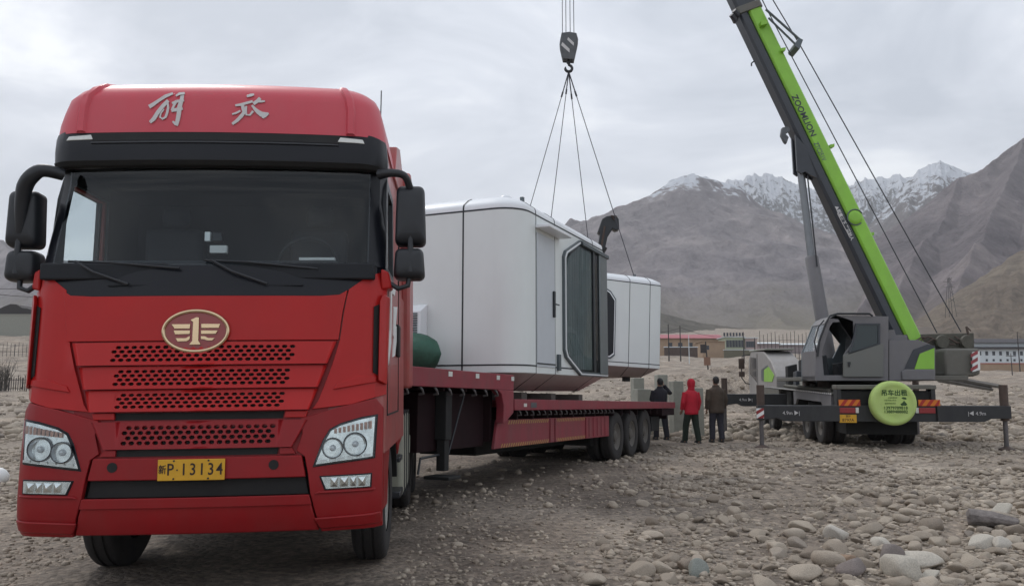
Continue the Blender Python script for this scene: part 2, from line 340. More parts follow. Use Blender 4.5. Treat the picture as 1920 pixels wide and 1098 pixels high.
M_stone = stone_mat('river_stone', [(0,(.25,.207,.165)),(.3,(.36,.305,.243)),(.5,(.42,.36,.29)),(.7,(.28,.235,.187)),(.85,(.49,.42,.34)),(1,(.19,.163,.14))])
T1 = [rock_template(1, i, .55) for i in range(10)]; T2 = [rock_template(2, 50+i, .55) for i in range(8)]; T3 = [rock_template(3, 90+i, .6) for i in range(12)]
def stone_mask(x, y):   # 0 on the packed dirt lane, 1 on the cobbles
    n = fbm(x/3.1, y/3.1, 4, 77)
    lane = np.clip((x - (-.2+.10*y))/1.8 + .9*n, 0, 1)          # right of the lane the cobbles begin
    fl = np.clip((-x-5.5+.5*n)/3, 0, .55)                          # a little rubble on the left
    far = np.clip((y-13)/8, 0, 1)*.55*np.clip(.25+(x/y-.14)/.2, .05, 1)
    m = np.maximum(np.maximum(lane, fl), far*np.clip(.7+n,0,1))
    tra = np.clip(1.25-np.abs((x-1.5-.42*y+2.4)/1.1),0,1)*np.clip((19-y)/5,0,1)   # smoother track
    return m*(1-.75*tra)
def under_truck(x, y): return (np.abs(x+2.3) < 1.4) & (y > 5.2) & (y < 9)
def scatter(n, y0, y1, s0, s1, power, seed, temps, keep=.04):
    rg = np.random.default_rng(seed)
    iy = rg.uniform(1/y1, 1/y0, n); y = 1/iy; x = rg.uniform(-.72, .72, n)*y
    s = s0*(s1/s0)**(rg.uniform(0,1,n)**power)
    ok = (rg.uniform(0,1,n) < keep+(1-keep)*stone_mask(x,y)*np.clip(.55+1.2*fbm(x/1.2,y/1.2,3,91),.1,1)) & ~under_truck(x,y)
    x, y, s = x[ok], y[ok], s[ok]; z = ground_z(x,y); Vs = []; Fs = []; off = 0
    ti = rg.integers(0, len(temps), len(x)); 
    for k, (V, F) in enumerate(temps):
        j = np.where(ti == k)[0]; m = len(j)
        if not m: continue
        a = rg.uniform(0,2*np.pi,m); tl = rg.uniform(-.4,.4,m); ca, sa = np.cos(a), np.sin(a)
        W = V[None]*s[j][:,None,None]; W2 = W.copy(); ct, st = np.cos(tl)[:,None], np.sin(tl)[:,None]
        W2[...,1] = W[...,1]*ct-W[...,2]*st; W2[...,2] = W[...,1]*st+W[...,2]*ct
        o = np.empty_like(W); o[...,0] = W2[...,0]*ca[:,None]-W2[...,1]*sa[:,None]+x[j][:,None]; o[...,1] = W2[...,0]*sa[:,None]+W2[...,1]*ca[:,None]+y[j][:,None]; o[...,2] = W2[...,2]+(z[j]+s[j]*.18)[:,None]
        Vs.append(o.reshape(-1,3)); Fs.append((F[None]+(np.arange(m)*len(V))[:,None,None]+off).reshape(-1,3)); off += m*len(V)
    return Vs, Fs, off
fx_, fy_ = GX.ravel(), GY.ravel(); dd_ = np.hypot(fx_,fy_); pv_ = np.where(fy_ > 1, 1-stone_mask(fx_, np.maximum(fy_,1)), .5)*np.clip((46-dd_)/22,0,1)*np.clip(1.0+.9*fbm(fx_/2.3,fy_/2.3,4,44),0,1)*np.clip((fx_/np.maximum(fy_,1)+.62)/.2,.15,1)
pa = g.data.attributes.new('packed','FLOAT','POINT'); pa.data.foreach_set('value', pv_.astype(np.float32))
VV = []; FF = []; off = 0
for a in ((26000,5.6,12,.008,.045,1.4,1,T1,.3),(7000,5.6,14,.025,.075,1.5,2,T2,.03),(30000,10,26,.012,.11,1.35,3,T1,.045),(20000,23,85,.035,.32,1.5,4,T1,.3)):
    v_, f_, n_ = scatter(*a); VV += v_; FF += [q+off for q in f_]; off += n_
sg = npmesh('gravel', np.concatenate(VV), np.concatenate(FF), M_stone); tag(sg, 'loose grey-brown gravel and small cobbles strewn over the ground', 'gravel', None, 'stuff')

tmesh = []
for k, (V, F) in enumerate(T3):
    me = bpy.data.meshes.new('river_stone'); me.from_pydata([tuple(p) for p in V], [], [tuple(int(i) for i in f) for f in F]); me.polygons.foreach_set('use_smooth',[True]*len(F)); me.materials.append(M_stone); tmesh.append(me)
M_pale = stone_mat('pale_stone', [(0,(.50,.46,.39)),(1,(.54,.50,.44))]); M_dk = stone_mat('dark_stone', [(0,(.20,.17,.155)),(1,(.24,.205,.19))]); M_blu = stone_mat('greenish_stone', [(0,(.25,.265,.24)),(1,(.28,.295,.265))]); M_tan = stone_mat('tan_stone', [(0,(.33,.23,.16)),(1,(.36,.26,.19))])
def stone(x, y, s, k, label, group=None, rz=None, m=None, sc=(1,1,1), rx=0):
    me = tmesh[k % 12]
    if m: me = me.copy(); me.materials.clear(); me.materials.append(m)
    o = bpy.data.objects.new('river_stone', me); COL.objects.link(o); o.location = (x, y, gz(x,y)+s*.20*sc[2]); o.scale = (s*sc[0], s*sc[1], s*sc[2]); o.rotation_euler = (rx, random.uniform(-.15,.15), random.uniform(0,6.28) if rz is None else rz)
    return tag(o, label, 'stone', group or 'river stones lying on the yard')
placed = []
def px_stone(px, py, wpx, k, label, m=None, rz=0, sc=(1,1,1), rx=0):
    v = (549-py)/FP; dz = sin(PITCH)+v*cos(PITCH); dy = cos(PITCH)-v*sin(PITCH); t = -CH/dz; y = dy*t; x = (px-960)/FP*t
    s = wpx/FP*t/2*.95; placed.append((x,y,s)); return stone(x, y, s, k, label, None, rz, m, sc, rx)
px_stone(1694,1082,112,0,'largest pale oval river stone at the bottom edge of the photo',M_pale,.1)
px_stone(1670,1060,74,1,'dark rounded stone right behind the largest pale stone',M_dk,.5,(1,1,1.5))
px_stone(1722,1062,86,2,'flat pale stone lying behind the largest pale stone',M_pale,0)
px_stone(1745,1085,44,3,'small pale oval stone touching the largest one on its right',M_pale,.3)
px_stone(1568,1008,66,4,'tan slab-like stone tilted left among the cobbles',M_pale,.6,(1.1,.7,1))
px_stone(1632,996,60,5,'grey-green oval stone right of the tilted tan stone',None,0,(1.1,.8,1))
px_stone(1555,998,50,6,'low flat grey stone behind the tilted tan stone',None,0)
px_stone(1560,1034,70,7,'knobbly pinkish grey stone in front of the tilted tan stone',None,.2)
px_stone(1195,1076,62,8,'smooth tan stone at the bottom edge left of the greenish stone',None,.2)
px_stone(1308,1078,62,9,'greenish grey angular stone at the bottom edge',M_blu,.8,(1,1,1.3))
px_stone(1255,1052,46,10,'rounded grey stone above the greenish angular stone',None,.4)
px_stone(1588,1054,48,11,'orange tan stone among the front cobbles',M_tan,.4)
px_stone(1510,1088,66,2,'grey-brown domed stone at the bottom edge left of the split grey stone',None,.3,(1,1,1.2))
px_stone(1600,1080,70,5,'broad split grey stone at the bottom edge',M_dk,.1,(1,1,1.4))
px_stone(1880,968,54,3,'pale wedge shaped stone near the right edge',M_pale,.4,(1,.8,1.2))
px_stone(1838,1018,60,8,'pale flat stone between the cobbles near the right edge',M_pale,.2)
px_stone(1878,1022,56,9,'low pale stone at the right edge of the front cobbles',M_pale,.7)
px_stone(1650,1022,52,7,'rounded light stone behind the dark rounded stone',M_pale,.7)
rg = random.Random(5); cnt = 0; labs = ['grey-brown rounded river stone half sunk in the gravel']
while cnt < 270:
    y = 1/rg.uniform(1/17., 1/5.9); x = rg.uniform(-.2,.68)*y
    mk = float(stone_mask(np.array([x]),np.array([y]))[0])
    fr = max(0, 1-(y-5.9)/7)
    if rg.random() > mk*(.12+.88*min(1,fr*1.4)) or (x/y < .1 and rg.random() < .75): continue
    s = rg.uniform(.045,.105)*(1 if rg.random() < .85 else 1.4)*(.8+.4*min(1,max(0,x/y)/.4))
    if any((x-a)**2+(y-b_)**2 < (s+c_)**2*.8 for a,b_,c_ in placed): continue
    placed.append((x,y,s)); stone(x, y, s, rg.randrange(12), labs[0]); cnt += 1

# ---------------------------------------------------------------- mountains
def mountain(name, label, ridge, Y0, Y1, m, amp, nx, seed, zb, nu=420, nv=150, power=1.15, jag=.02, back=1.6, warp=.5, base=None):
    px = np.array([r[0] for r in ridge], float); py = np.array([r[1] for r in ridge], float)
    u = np.linspace((px[0]-960)/FP, (px[-1]-960)/FP, nu); pyi = np.interp(u*FP+960, px, py)
    k = np.ones(9)/9.; pyi = np.convolve(np.pad(pyi,4,mode='edge'), k, 'valid')
    v = (549-pyi)/FP; zr = CH+(sin(PITCH)+v*cos(PITCH))/(cos(PITCH)-v*sin(PITCH))*Y1
    t = np.concatenate([np.linspace(0,1,nv), 1+np.linspace(.02,back-1,16)]); U, T = np.meshgrid(u, t, indexing='xy')
    Y = Y0+(Y1-Y0)*T; X = U*Y; zr2 = zr[None,:]
    prof = np.where(T <= 1, np.clip(T,0,1)**power, 1-.55*(T-1))
    wp = warp*fbm(X/900, Y/900, 3, seed+3)
    r1 = ridged(U*nx+wp+.35*T, T*1.7+wp, 6, seed, .55); r2 = fbm(U*nx*6, T*9+wp, 5, seed+9)
    env = np.clip(np.sin(np.clip(T,0,1)*pi)**.7, 0, 1)
    Z = zb+(zr2-zb)*prof + (r1-.62)*amp*env*(zr2-zb).clip(20)/100*1. + r2*amp*.16*env
    Z = Z + (ridged(U*nx*5, T*3, 4, seed+5)-.5)*jag*(zr2-zb)*np.clip(T*1.2,0,1)
    o = npmesh(name, np.stack([X,Y,Z],-1).reshape(-1,3), gridF(len(t), nu), m); return tag(o, label, None, None, 'structure')
def ridge_mountain(name, label, u0, u1, Y0, Y1, lines, slope, zb, m, amp=12, wl=170, seed=0, nu=520, nv=300, gully=1.0):
    u = np.linspace((u0-960)/FP, (u1-960)/FP, nu); t = np.linspace(0,1,nv); U, T = np.meshgrid(u, t, indexing='xy'); Y = Y0+(Y1-Y0)*T**1.15; X = U*Y
    wx = X+fbm(X/260,Y/260,3,seed)*55; wy = Y+fbm(X/260,Y/260,3,seed+7)*55
    best = np.full(X.shape, -1e9)
    for ln in lines:
        pts = [P(px,py,y) for px,py,y in ln]
        for a_, b_ in zip(pts, pts[1:]):
            ax, ay, bx, by = a_.x, a_.y, b_.x, b_.y; dx, dy = bx-ax, by-ay; l2 = dx*dx+dy*dy+1e-6
            # true position near the crest keeps the skyline; the warp grows with distance down the flank
            q = np.clip(((X-ax)*dx+(Y-ay)*dy)/l2, 0, 1); d0 = np.hypot(X-ax-q*dx, Y-ay-q*dy); k = np.clip(d0/120,0,1)
            XX = X+(wx-X)*k; YY = Y+(wy-Y)*k; q = np.clip(((XX-ax)*dx+(YY-ay)*dy)/l2, 0, 1); d = np.hypot(XX-ax-q*dx, YY-ay-q*dy)
            h = a_.z+(b_.z-a_.z)*q - slope*d*(1+.35*np.exp(-d/70)-.16*np.clip(d/500,0,1))
            mx_ = np.maximum(best, h); best = mx_+1.5*np.exp(-np.abs(best-h)/4)*(best > -1e8)*.5
    H_ = best; rel = np.clip((H_-zb)/120, 0, 1)
    n = (ridged(wx/wl, wy/wl, 6, seed+2, .52)-.66)*amp*2.2*rel + fbm(X/45,Y/45,5,seed+4,.6)*amp*.42*rel
    H_ = H_+n*gully
    H_ = np.where(H_ > zb+25, H_, zb+25-(zb+25-H_)*.28)      # fans flattening at the foot
    o = npmesh(name, np.stack([X,Y,np.maximum(H_,zb-12)],-1).reshape(-1,3), gridF(nv, nu), m); return tag(o, label, None, None, 'structure')
def mtn_mat(name, c1, c2, c3, snow=None, sc=.004, green=None, lowc=None, lowz=(60,150)):
    global nt, L, tc
    m = bpy.data.materials.new(name); m.use_nodes = True; nt = m.node_tree; L = nt.links; b = nt.nodes['Principled BSDF']; b.inputs['Roughness'].default_value = .95; b.inputs['Specular IOR Level'].default_value = .1
    tc = nt.nodes.new('ShaderNodeTexCoord'); mp = nt.nodes.new('ShaderNodeMapping'); mp.inputs['Scale'].default_value = (1.25,.6,.8); mp.inputs['Rotation'].default_value = (0,.6,.35); L.new(tc.outputs['Object'], mp.inputs['Vector'])
    c = ramp(nz(sc,9,.62,mp.outputs[0],.8), [(.3,c1),(.5,c2),(.7,c3)])
    c = mixc(.75, c, ramp(nz(sc*7,9,.7,mp.outputs[0],.5), [(.3,(.5,.5,.52)),(.5,(1,1,1)),(.7,(1.5,1.46,1.42))]), 'MULTIPLY')
    sep = nt.nodes.new('ShaderNodeSeparateXYZ'); L.new(tc.outputs['Object'], sep.inputs[0])
    if lowc:
        mr = nt.nodes.new('ShaderNodeMapRange'); mr.inputs[1].default_value = lowz[0]; mr.inputs[2].default_value = lowz[1]; mr.inputs[3].default_value = 1; mr.inputs[4].default_value = 0
        ad = nt.nodes.new('ShaderNodeMath'); ad.operation = 'MULTIPLY_ADD'; L.new(nz(sc*4,6,.6), ad.inputs[0]); ad.inputs[1].default_value = (lowz[1]-lowz[0])*1.5; L.new(sep.outputs[2], ad.inputs[2])
        sb = nt.nodes.new('ShaderNodeMath'); sb.operation = 'SUBTRACT'; L.new(ad.outputs[0], sb.inputs[0]); sb.inputs[1].default_value = (lowz[1]-lowz[0])*.75; L.new(sb.outputs[0], mr.inputs[0])
        c = mixc(mr.outputs[0], c, lowc)
    if snow:
        z0, z1, cov = snow
        mr = nt.nodes.new('ShaderNodeMapRange'); mr.inputs[1].default_value = z0; mr.inputs[2].default_value = z1; mr.clamp = True; L.new(sep.outputs[2], mr.inputs[0])
        n = nz(sc*7,10,.68,mp.outputs[0],.4); n2 = nz(sc*2,4,.5)
        geo = nt.nodes.new('ShaderNodeNewGeometry'); sn = nt.nodes.new('ShaderNodeSeparateXYZ'); L.new(geo.outputs['Normal'], sn.inputs[0])
        a1 = nt.nodes.new('ShaderNodeMath'); a1.operation = 'MULTIPLY_ADD'; L.new(mr.outputs[0], a1.inputs[0]); a1.inputs[1].default_value = cov; nm = nt.nodes.new('ShaderNodeMath'); nm.operation = 'MULTIPLY_ADD'; L.new(n, nm.inputs[0]); nm.inputs[1].default_value = 2.2; nm.inputs[2].default_value = -.62; L.new(nm.outputs[0], a1.inputs[2])
        a2 = nt.nodes.new('ShaderNodeMath'); a2.operation = 'MULTIPLY_ADD'; L.new(sn.outputs[2], a2.inputs[0]); a2.inputs[1].default_value = .35; L.new(a1.outputs[0], a2.inputs[2])
        th = nt.nodes.new('ShaderNodeMapRange'); th.inputs[1].default_value = 1.0; th.inputs[2].default_value = 1.16; L.new(a2.outputs[0], th.inputs[0])
        ga = nt.nodes.new('ShaderNodeMapRange'); ga.inputs[1].default_value = .02; ga.inputs[2].default_value = .22; L.new(mr.outputs[0], ga.inputs[0]); tg = nt.nodes.new('ShaderNodeMath'); tg.operation = 'MULTIPLY'; L.new(th.outputs[0], tg.inputs[0]); L.new(ga.outputs[0], tg.inputs[1]); c = mixc(tg.outputs[0], c, (.62,.65,.70))
    L.new(c, b.inputs['Base Color'])
    bp = nt.nodes.new('ShaderNodeBump'); bp.inputs['Strength'].default_value = 1; bp.inputs['Distance'].default_value = 16; L.new(nz(sc*6,10,.68,mp.outputs[0]), bp.inputs['Height']); L.new(bp.outputs[0], b.inputs['Normal'])
    return m
Mm1 = mtn_mat('scree_slope', (.155,.142,.152),(.235,.213,.222),(.36,.32,.315),(300,400,.62),.004,lowc=(.24,.215,.175),lowz=(55,130))
Mm0 = mtn_mat('snowy_rock', (.07,.07,.08),(.10,.10,.11),(.15,.14,.15),(340,680,.60),.007)
Mm2 = mtn_mat('brown_slope', (.125,.108,.118),(.20,.172,.18),(.30,.256,.25),(330,430,.38),.005,lowc=(.20,.165,.135),lowz=(40,95))
Mm3 = mtn_mat('tan_hill', (.20,.16,.125),(.25,.20,.155),(.29,.24,.185),None,.012)
Mm4 = mtn_mat('low_slope', (.13,.12,.10),(.16,.145,.12),(.20,.17,.14),None,.012)
ridge_mountain('mountain_slope','broad grey scree mountain with a snow dusted peak behind the crane and white cabins',-700,1960,560,1750,[
 [(-700,520,1300),(-300,470,1300),(0,440,1300),(60,466,1300),(200,500,1300),(500,520,1300),(800,500,1350),(960,455,1400),(1040,432,1400),(1090,415,1400),(1130,405,1400),(1160,392,1400),(1200,380,1400),(1230,352,1400),(1255,332,1400),(1278,322,1400),(1300,320,1400),(1325,331,1400),(1345,343,1400),(1375,359,1400),(1410,377,1400),(1450,402,1400),(1490,425,1400),(1540,452,1400),(1600,490,1400),(1680,530,1380),(1780,575,1300),(1900,612,1200)],
 [(1290,321,1400),(1262,400,1230),(1238,470,1060),(1225,540,880),(1236,598,700)],[(1375,366,1400),(1392,430,1230),(1418,500,1050),(1440,560,860),(1470,606,690)],
 [(1160,392,1400),(1120,450,1230),(1092,520,1000),(1080,600,720)],[(1500,430,1400),(1545,490,1230),(1590,550,1020),(1625,604,760)],[(1325,331,1400),(1335,440,1200),(1345,530,980)],
 [(0,440,1300),(30,520,1050),(80,600,760)],[(-300,470,1300),(-260,560,950)]],.66,32,Mm1,19,210,3,nu=1000,nv=380)
mountain('snowy_mountain','far snow dusted peaks between the two nearer mountains',[(1240,420),(1290,385),(1330,365),(1360,345),(1385,338),(1405,334),(1430,328),(1455,328),(1480,336),(1510,350),(1545,362),(1580,360),(1620,342),(1640,334),(1665,333),(1690,330),(1725,334),(1760,345),(1850,360),(1950,370)],1500,2500,Mm0,34,17,40,60,jag=.045,nu=600)
mountain('mountain_slope','pointed snow streaked mountain behind the right hand slope',[(1600,470),(1650,415),(1680,385),(1700,362),(1720,340),(1740,322),(1758,310),(1780,304),(1800,308),(1822,318),(1850,330),(1900,350),(2000,400)],1100,1900,mtn_mat('streaked_rock',(.12,.11,.12),(.15,.135,.14),(.18,.16,.16),(330,560,.70),.006),30,14,80,60,jag=.03,nu=260)
ridge_mountain('mountain_slope','steep brown mountain rising off the right edge',1400,2500,470,1350,[
 [(1440,640,1000),(1520,600,1050),(1580,560,1080),(1620,520,1100),(1660,470,1100),(1700,430,1100),(1740,395,1100),(1770,366,1100),(1800,345,1100),(1830,325,1100),(1860,305,1100),(1890,288,1100),(1920,270,1100),(2000,225,1100),(2150,180,1100),(2500,140,1100)],
 [(1920,270,1100),(1888,350,950),(1850,430,800),(1800,520,660),(1770,600,540)],[(1800,345,1100),(1752,430,960),(1700,510,800),(1668,590,620)],[(2050,205,1100),(2000,330,880),(1960,450,680),(1940,560,540)],[(1700,430,1100),(1640,530,900),(1600,600,720)],[(2250,160,1100),(2250,330,800),(2260,500,560)]],.76,22,Mm2,16,170,23,nu=650,nv=340)
mountain('hill','tan rocky hill low at the right edge of the photo',[(1640,640),(1700,612),(1745,585),(1780,562),(1815,540),(1845,522),(1870,505),(1895,490),(1920,474),(1980,450),(2100,430),(2300,420)],330,600,Mm3,18,12,200,6,jag=.03,nu=260)
mountain('hill','low dark grassy ridge at the foot of the scree mountain',[(960,650),(1020,600),(1080,575),(1160,572),(1230,585),(1280,597),(1320,606),(1380,614),(1450,618),(1500,640)],420,700,Mm4,9,10,260,15,jag=.02,nu=200)
# the air
hz = MB(); hz.box(-2300,2300,-30,3050,-3,760)
hm = bpy.data.materials.new('air'); hm.use_nodes = True; nt = hm.node_tree; nt.nodes.clear(); o_ = nt.nodes.new('ShaderNodeOutputMaterial'); pv = nt.nodes.new('ShaderNodeVolumePrincipled')
pv.inputs['Density'].default_value = .0002; pv.inputs['Color'].default_value = (.97,.98,1,1); pv.inputs['Anisotropy'].default_value = .2; nt.links.new(pv.outputs[0], o_.inputs['Volume'])
ho = hz.build('haze', hm, smooth=0); tag(ho, 'pale mountain haze filling the valley', 'haze', None, 'stuff')
# ================================================================ the lorry (tractor unit)
TY = R(4.2)
trk = thing('semi_truck', 'red high-roof articulated lorry cab with black mirrors facing the camera', 'truck', (-2.15,5.6,0), TY, 0, None, -.012)
CT = [(.40,1.25,.09,.17),(.46,1.255,.05,.17),(.56,1.265,.0,.17),(.72,1.265,-.01,.17),(1.0,1.265,.0,.17),(1.33,1.26,.02,.17),(1.40,1.265,.035,.19),(2.12,1.285,.085,.22),(2.3,1.262,.11,.20),(3.06,1.235,.33,.17),(3.14,1.235,.30,.17),(3.36,1.225,.22,.22),(3.5,1.19,.27,.30),(3.65,1.14,.36,.32),(3.76,1.07,.48,.34),(3.83,.98,.64,.36),(3.86,.90,.80,.36)]
def cs(z):
    for a, b_ in zip(CT, CT[1:]):
        if z <= b_[0] or b_ is CT[-1]:
            t = max(0, min(1, (z-a[0])/(b_[0]-a[0]))); return [a[i]+(b_[i]-a[i])*t for i in (1,2,3)]
def S(x, z):
    w_, yf, r = cs(z); ax = min(abs(x), w_-.001); bl = .09
    if ax < w_-r: return yf+bl*(ax/w_)**2
    return yf+bl*((w_-r)/w_)**2+r-sqrt(max(0, r*r-(ax-(w_-r))**2))
def panel(name, poly, off, th, m, parent=None, bev=.004, fn=S, bz=True, step=.07, smooth=30):
    """polygon in (x,z) laid over the cab front, proud by off, th thick"""
    bm = bmesh.new(); vs = [bm.verts.new((x,0,z)) for x,z in poly]; bm.faces.new(vs)
    xs = [p[0] for p in poly]; zs = [p[1] for p in poly]
    def cut(lo, hi, st, ax):
        k = math.ceil(lo/st)*st
        while k < hi:
            if lo+.004 < k < hi-.004:
                co = (k,0,0) if ax == 0 else (0,0,k); no = (1,0,0) if ax == 0 else (0,0,1)
                bmesh.ops.bisect_plane(bm, geom=bm.verts[:]+bm.edges[:]+bm.faces[:], dist=1e-5, plane_co=co, plane_no=no)
            k += st
    cut(min(xs), max(xs), step, 0)
    if bz: cut(min(zs), max(zs), .12, 2)
    bmesh.ops.recalc_face_normals(bm, faces=bm.faces)
    if bm.faces[0].normal.y > 0: bmesh.ops.reverse_faces(bm, faces=bm.faces)
    ext = bmesh.ops.extrude_face_region(bm, geom=bm.faces[:]); back = [g for g in ext['geom'] if isinstance(g, bmesh.types.BMVert)]
    bs = set(back)
    for v in bm.verts:
        y = fn(v.co.x, v.co.z)-off
        v.co.y = y if v in bs else y+th
    bmesh.ops.recalc_face_normals(bm, faces=bm.faces)
    me = bpy.data.meshes.new(name); bm.to_mesh(me); bm.free(); me.materials.append(m)
    me.polygons.foreach_set('use_smooth', [True]*len(me.polygons)); me.set_sharp_from_angle(angle=R(smooth))
    o = bpy.data.objects.new(name, me); COL.objects.link(o); o.parent = parent or trk; MW[o.name] = MW[trk.name]
    if bev: b = o.modifiers.new('bevel','BEVEL'); b.width = bev; b.segments = 2; b.limit_method = 'ANGLE'; b.angle_limit = R(45)
    return o
def mir(poly): return [(-x,z) for x,z in reversed(poly)]
YB = 2.45
def outline(w_, yf, r, yb, n=10):
    pts = []; bl = .09; yc = yf+bl*((w_-r)/w_)**2+r
    pts.append((-w_, yb)); pts.append((-w_, yc+(yb-yc)*.5))
    for k in range(n+1): a = pi/2*k/n; pts.append((-(w_-r)-r*cos(a), yc-r*sin(a)))
    for k in range(1,12): x = -(w_-r)+2*(w_-r)*k/12; pts.append((x, yf+bl*(x/w_)**2))
    for k in range(n+1): a = pi/2*(1-k/n); pts.append(((w_-r)+r*cos(a), yc-r*sin(a)))
    pts.append((w_, yc+(yb-yc)*.5)); pts.append((w_, yb)); return pts
# lower body shell behind the front panels, open where the windscreen is
sh = MB(); rs = []
for z in (.98,1.33,1.40,1.75,2.12,2.32):
    w_, yf, r = cs(z); rs.append([(x,y+(.022 if y < yf+.3 else 0),z) for x,y in outline(min(w_,1.262)-.006,yf,r,YB)])
sh.rings(rs, closed=True, cap=True)
cabsh = sh.build('cab_shell', M_side, trk, smooth=50)
up = MB(); rs = []       # back wall and side walls above the waist, with the door windows left open
WY0, WY1, WZ0, WZ1 = .50, 1.12, 2.38, 3.02
for sd in (-1,1):
    x = 1.235*sd
    def sx(z): return (1.235-(z-2.32)*.012)*sd
    def wall(y0,y1,z0,z1): up.hexa([(sx(z0),y0,z0),(sx(z0),y1,z0),(sx(z0)-.05*sd,y1,z0),(sx(z0)-.05*sd,y0,z0),(sx(z1),y0,z1),(sx(z1),y1,z1),(sx(z1)-.05*sd,y1,z1),(sx(z1)-.05*sd,y0,z1)])
    wall(WY1,YB,2.325,3.36); wall(.42,WY1-.001,2.325,WZ0); wall(.50,WY1-.001,WZ1,3.36)
up.box(-1.19,1.19,YB-.05,YB,2.325,3.36)
up.build('upper_body', M_side, trk, bevel=.01)
for sd in (-1,1):
    pf = MB(); fx = lambda u,v,w_: ((1.238-(v-2.32)*.012+w_)*sd, u, v)
    o = [(.36,2.33),(WY1+.06,2.33),(WY1+.06,3.08),(.52,3.10),(.44,2.9)]; i = [(.52,WZ0+.0),(WY1-.03,WZ0),(WY1-.03,WZ1),(.60,WZ1),(.53,2.9)]
    n = 5
    vs = [fx(*p,.006) for p in o]+[fx(*p,.006) for p in i]+[fx(*p,-.03) for p in o]+[fx(*p,-.03) for p in i]
    pf.add(vs, [(k,(k+1)%n,n+(k+1)%n,n+k) for k in range(n)]+[(2*n+k,3*n+k,3*n+(k+1)%n,2*n+(k+1)%n) for k in range(n)]+[(k,2*n+k,2*n+(k+1)%n,(k+1)%n) for k in range(n)]+[(n+k,n+(k+1)%n,3*n+(k+1)%n,3*n+k) for k in range(n)])
    wf = pf.build('door_window', M_blk, trk)
    gp = MB(); gp.prism(i, fx, -.02, -.015); gp.build('pane', M_glass, wf)
# door cut lines, handle, side marks on each side
for sd in (-1,1):
    dm = MB(); X = 1.262
    for a in ((.40,.41,1.25,2.34),(1.60,1.612,1.25,3.2)): dm.box(min(sd*1.25,sd*1.262),max(sd*1.25,sd*1.262),*a)
    dm.box(min(sd*1.25,sd*1.262),max(sd*1.25,sd*1.262),.40,1.61,1.24,1.252)
    dm.build('door_gap', M_dark, trk)
    h = MB(); h.box(min(sd*1.25,sd*1.285),max(sd*1.25,sd*1.285),1.28,1.50,1.72,2.0); h.build('door_handle', M_dark, trk, bevel=.012)
    sg_ = MB(); fy = lambda u,v,w_: (sd*(1.256+w_), u, v)
    for pl in ([(.62,2.30),(1.15,2.30),(1.02,2.22),(.74,2.21),(.68,1.80),(.42,1.62),(.36,1.74),(.30,1.90),(.42,1.92),(.48,1.82),(.58,1.90),(.60,2.12)],[(.95,2.12),(1.35,2.16),(1.18,1.98),(1.45,1.98),(1.10,1.72),(.88,1.70),(.98,1.86),(.90,1.88)]): sg_.prism(pl, fy, .0, .009)
    sg_.build('side_stripe', M_white, trk, smooth=0)
# front panels -------------------------------------------------
hood = [(-.96,1.795),(.93,1.795),(.955,2.00),(.985,2.16),(.93,2.125),(.80,2.115),(-.80,2.115),(-.96,2.125),(-1.015,2.16),(-.985,2.0)]
panel('front_hood', hood, .012, .03, M_red, bev=.007)
hl = MB()
for x0, x1 in ((-.84,.80),):    # pressed crease of the hood
    pass
cornr = [(.94,1.795),(.885,1.60),(.80,1.36),(.76,1.305),(1.03,1.335),(1.262,1.40),(1.262,2.33),(1.10,2.245),(.995,2.165),(.965,2.0)]
for sg2 in (cornr, mir(cornr)): panel('corner_panel', sg2, .010, .03, M_red, bev=.006)
for sd in (1,-1):
    vane = [(1.215,1.50),(1.268,1.47),(1.282,2.12),(1.24,2.14),(1.22,2.08)]; pl = vane if sd > 0 else mir(vane)
    panel('air_vane', pl, .055, .05, M_red, bev=.012)
    slot = [(1.175,1.56),(1.208,1.54),(1.213,2.06),(1.175,2.04)]; pl = slot if sd > 0 else mir(slot)
    panel('air_slot', pl, .016, .01, M_dark, bev=0)
    lowv = [(.90,1.44),(1.20,1.49),(1.20,1.53),(1.08,1.535),(.93,1.485)]; pl = lowv if sd > 0 else mir(lowv)
    panel('corner_crease', pl, .024, .02, M_red, bev=.012)
    # red bracket under the mirrors
    br = MB(); br.hexa([(sd*1.22,.22,2.17),(sd*1.30,.26,2.19),(sd*1.30,.42,2.19),(sd*1.22,.46,2.17),(sd*1.22,.20,2.33),(sd*1.275,.24,2.31),(sd*1.275,.40,2.31),(sd*1.22,.46,2.33)]); br.build('mirror_bracket', M_red, trk, bevel=.015)
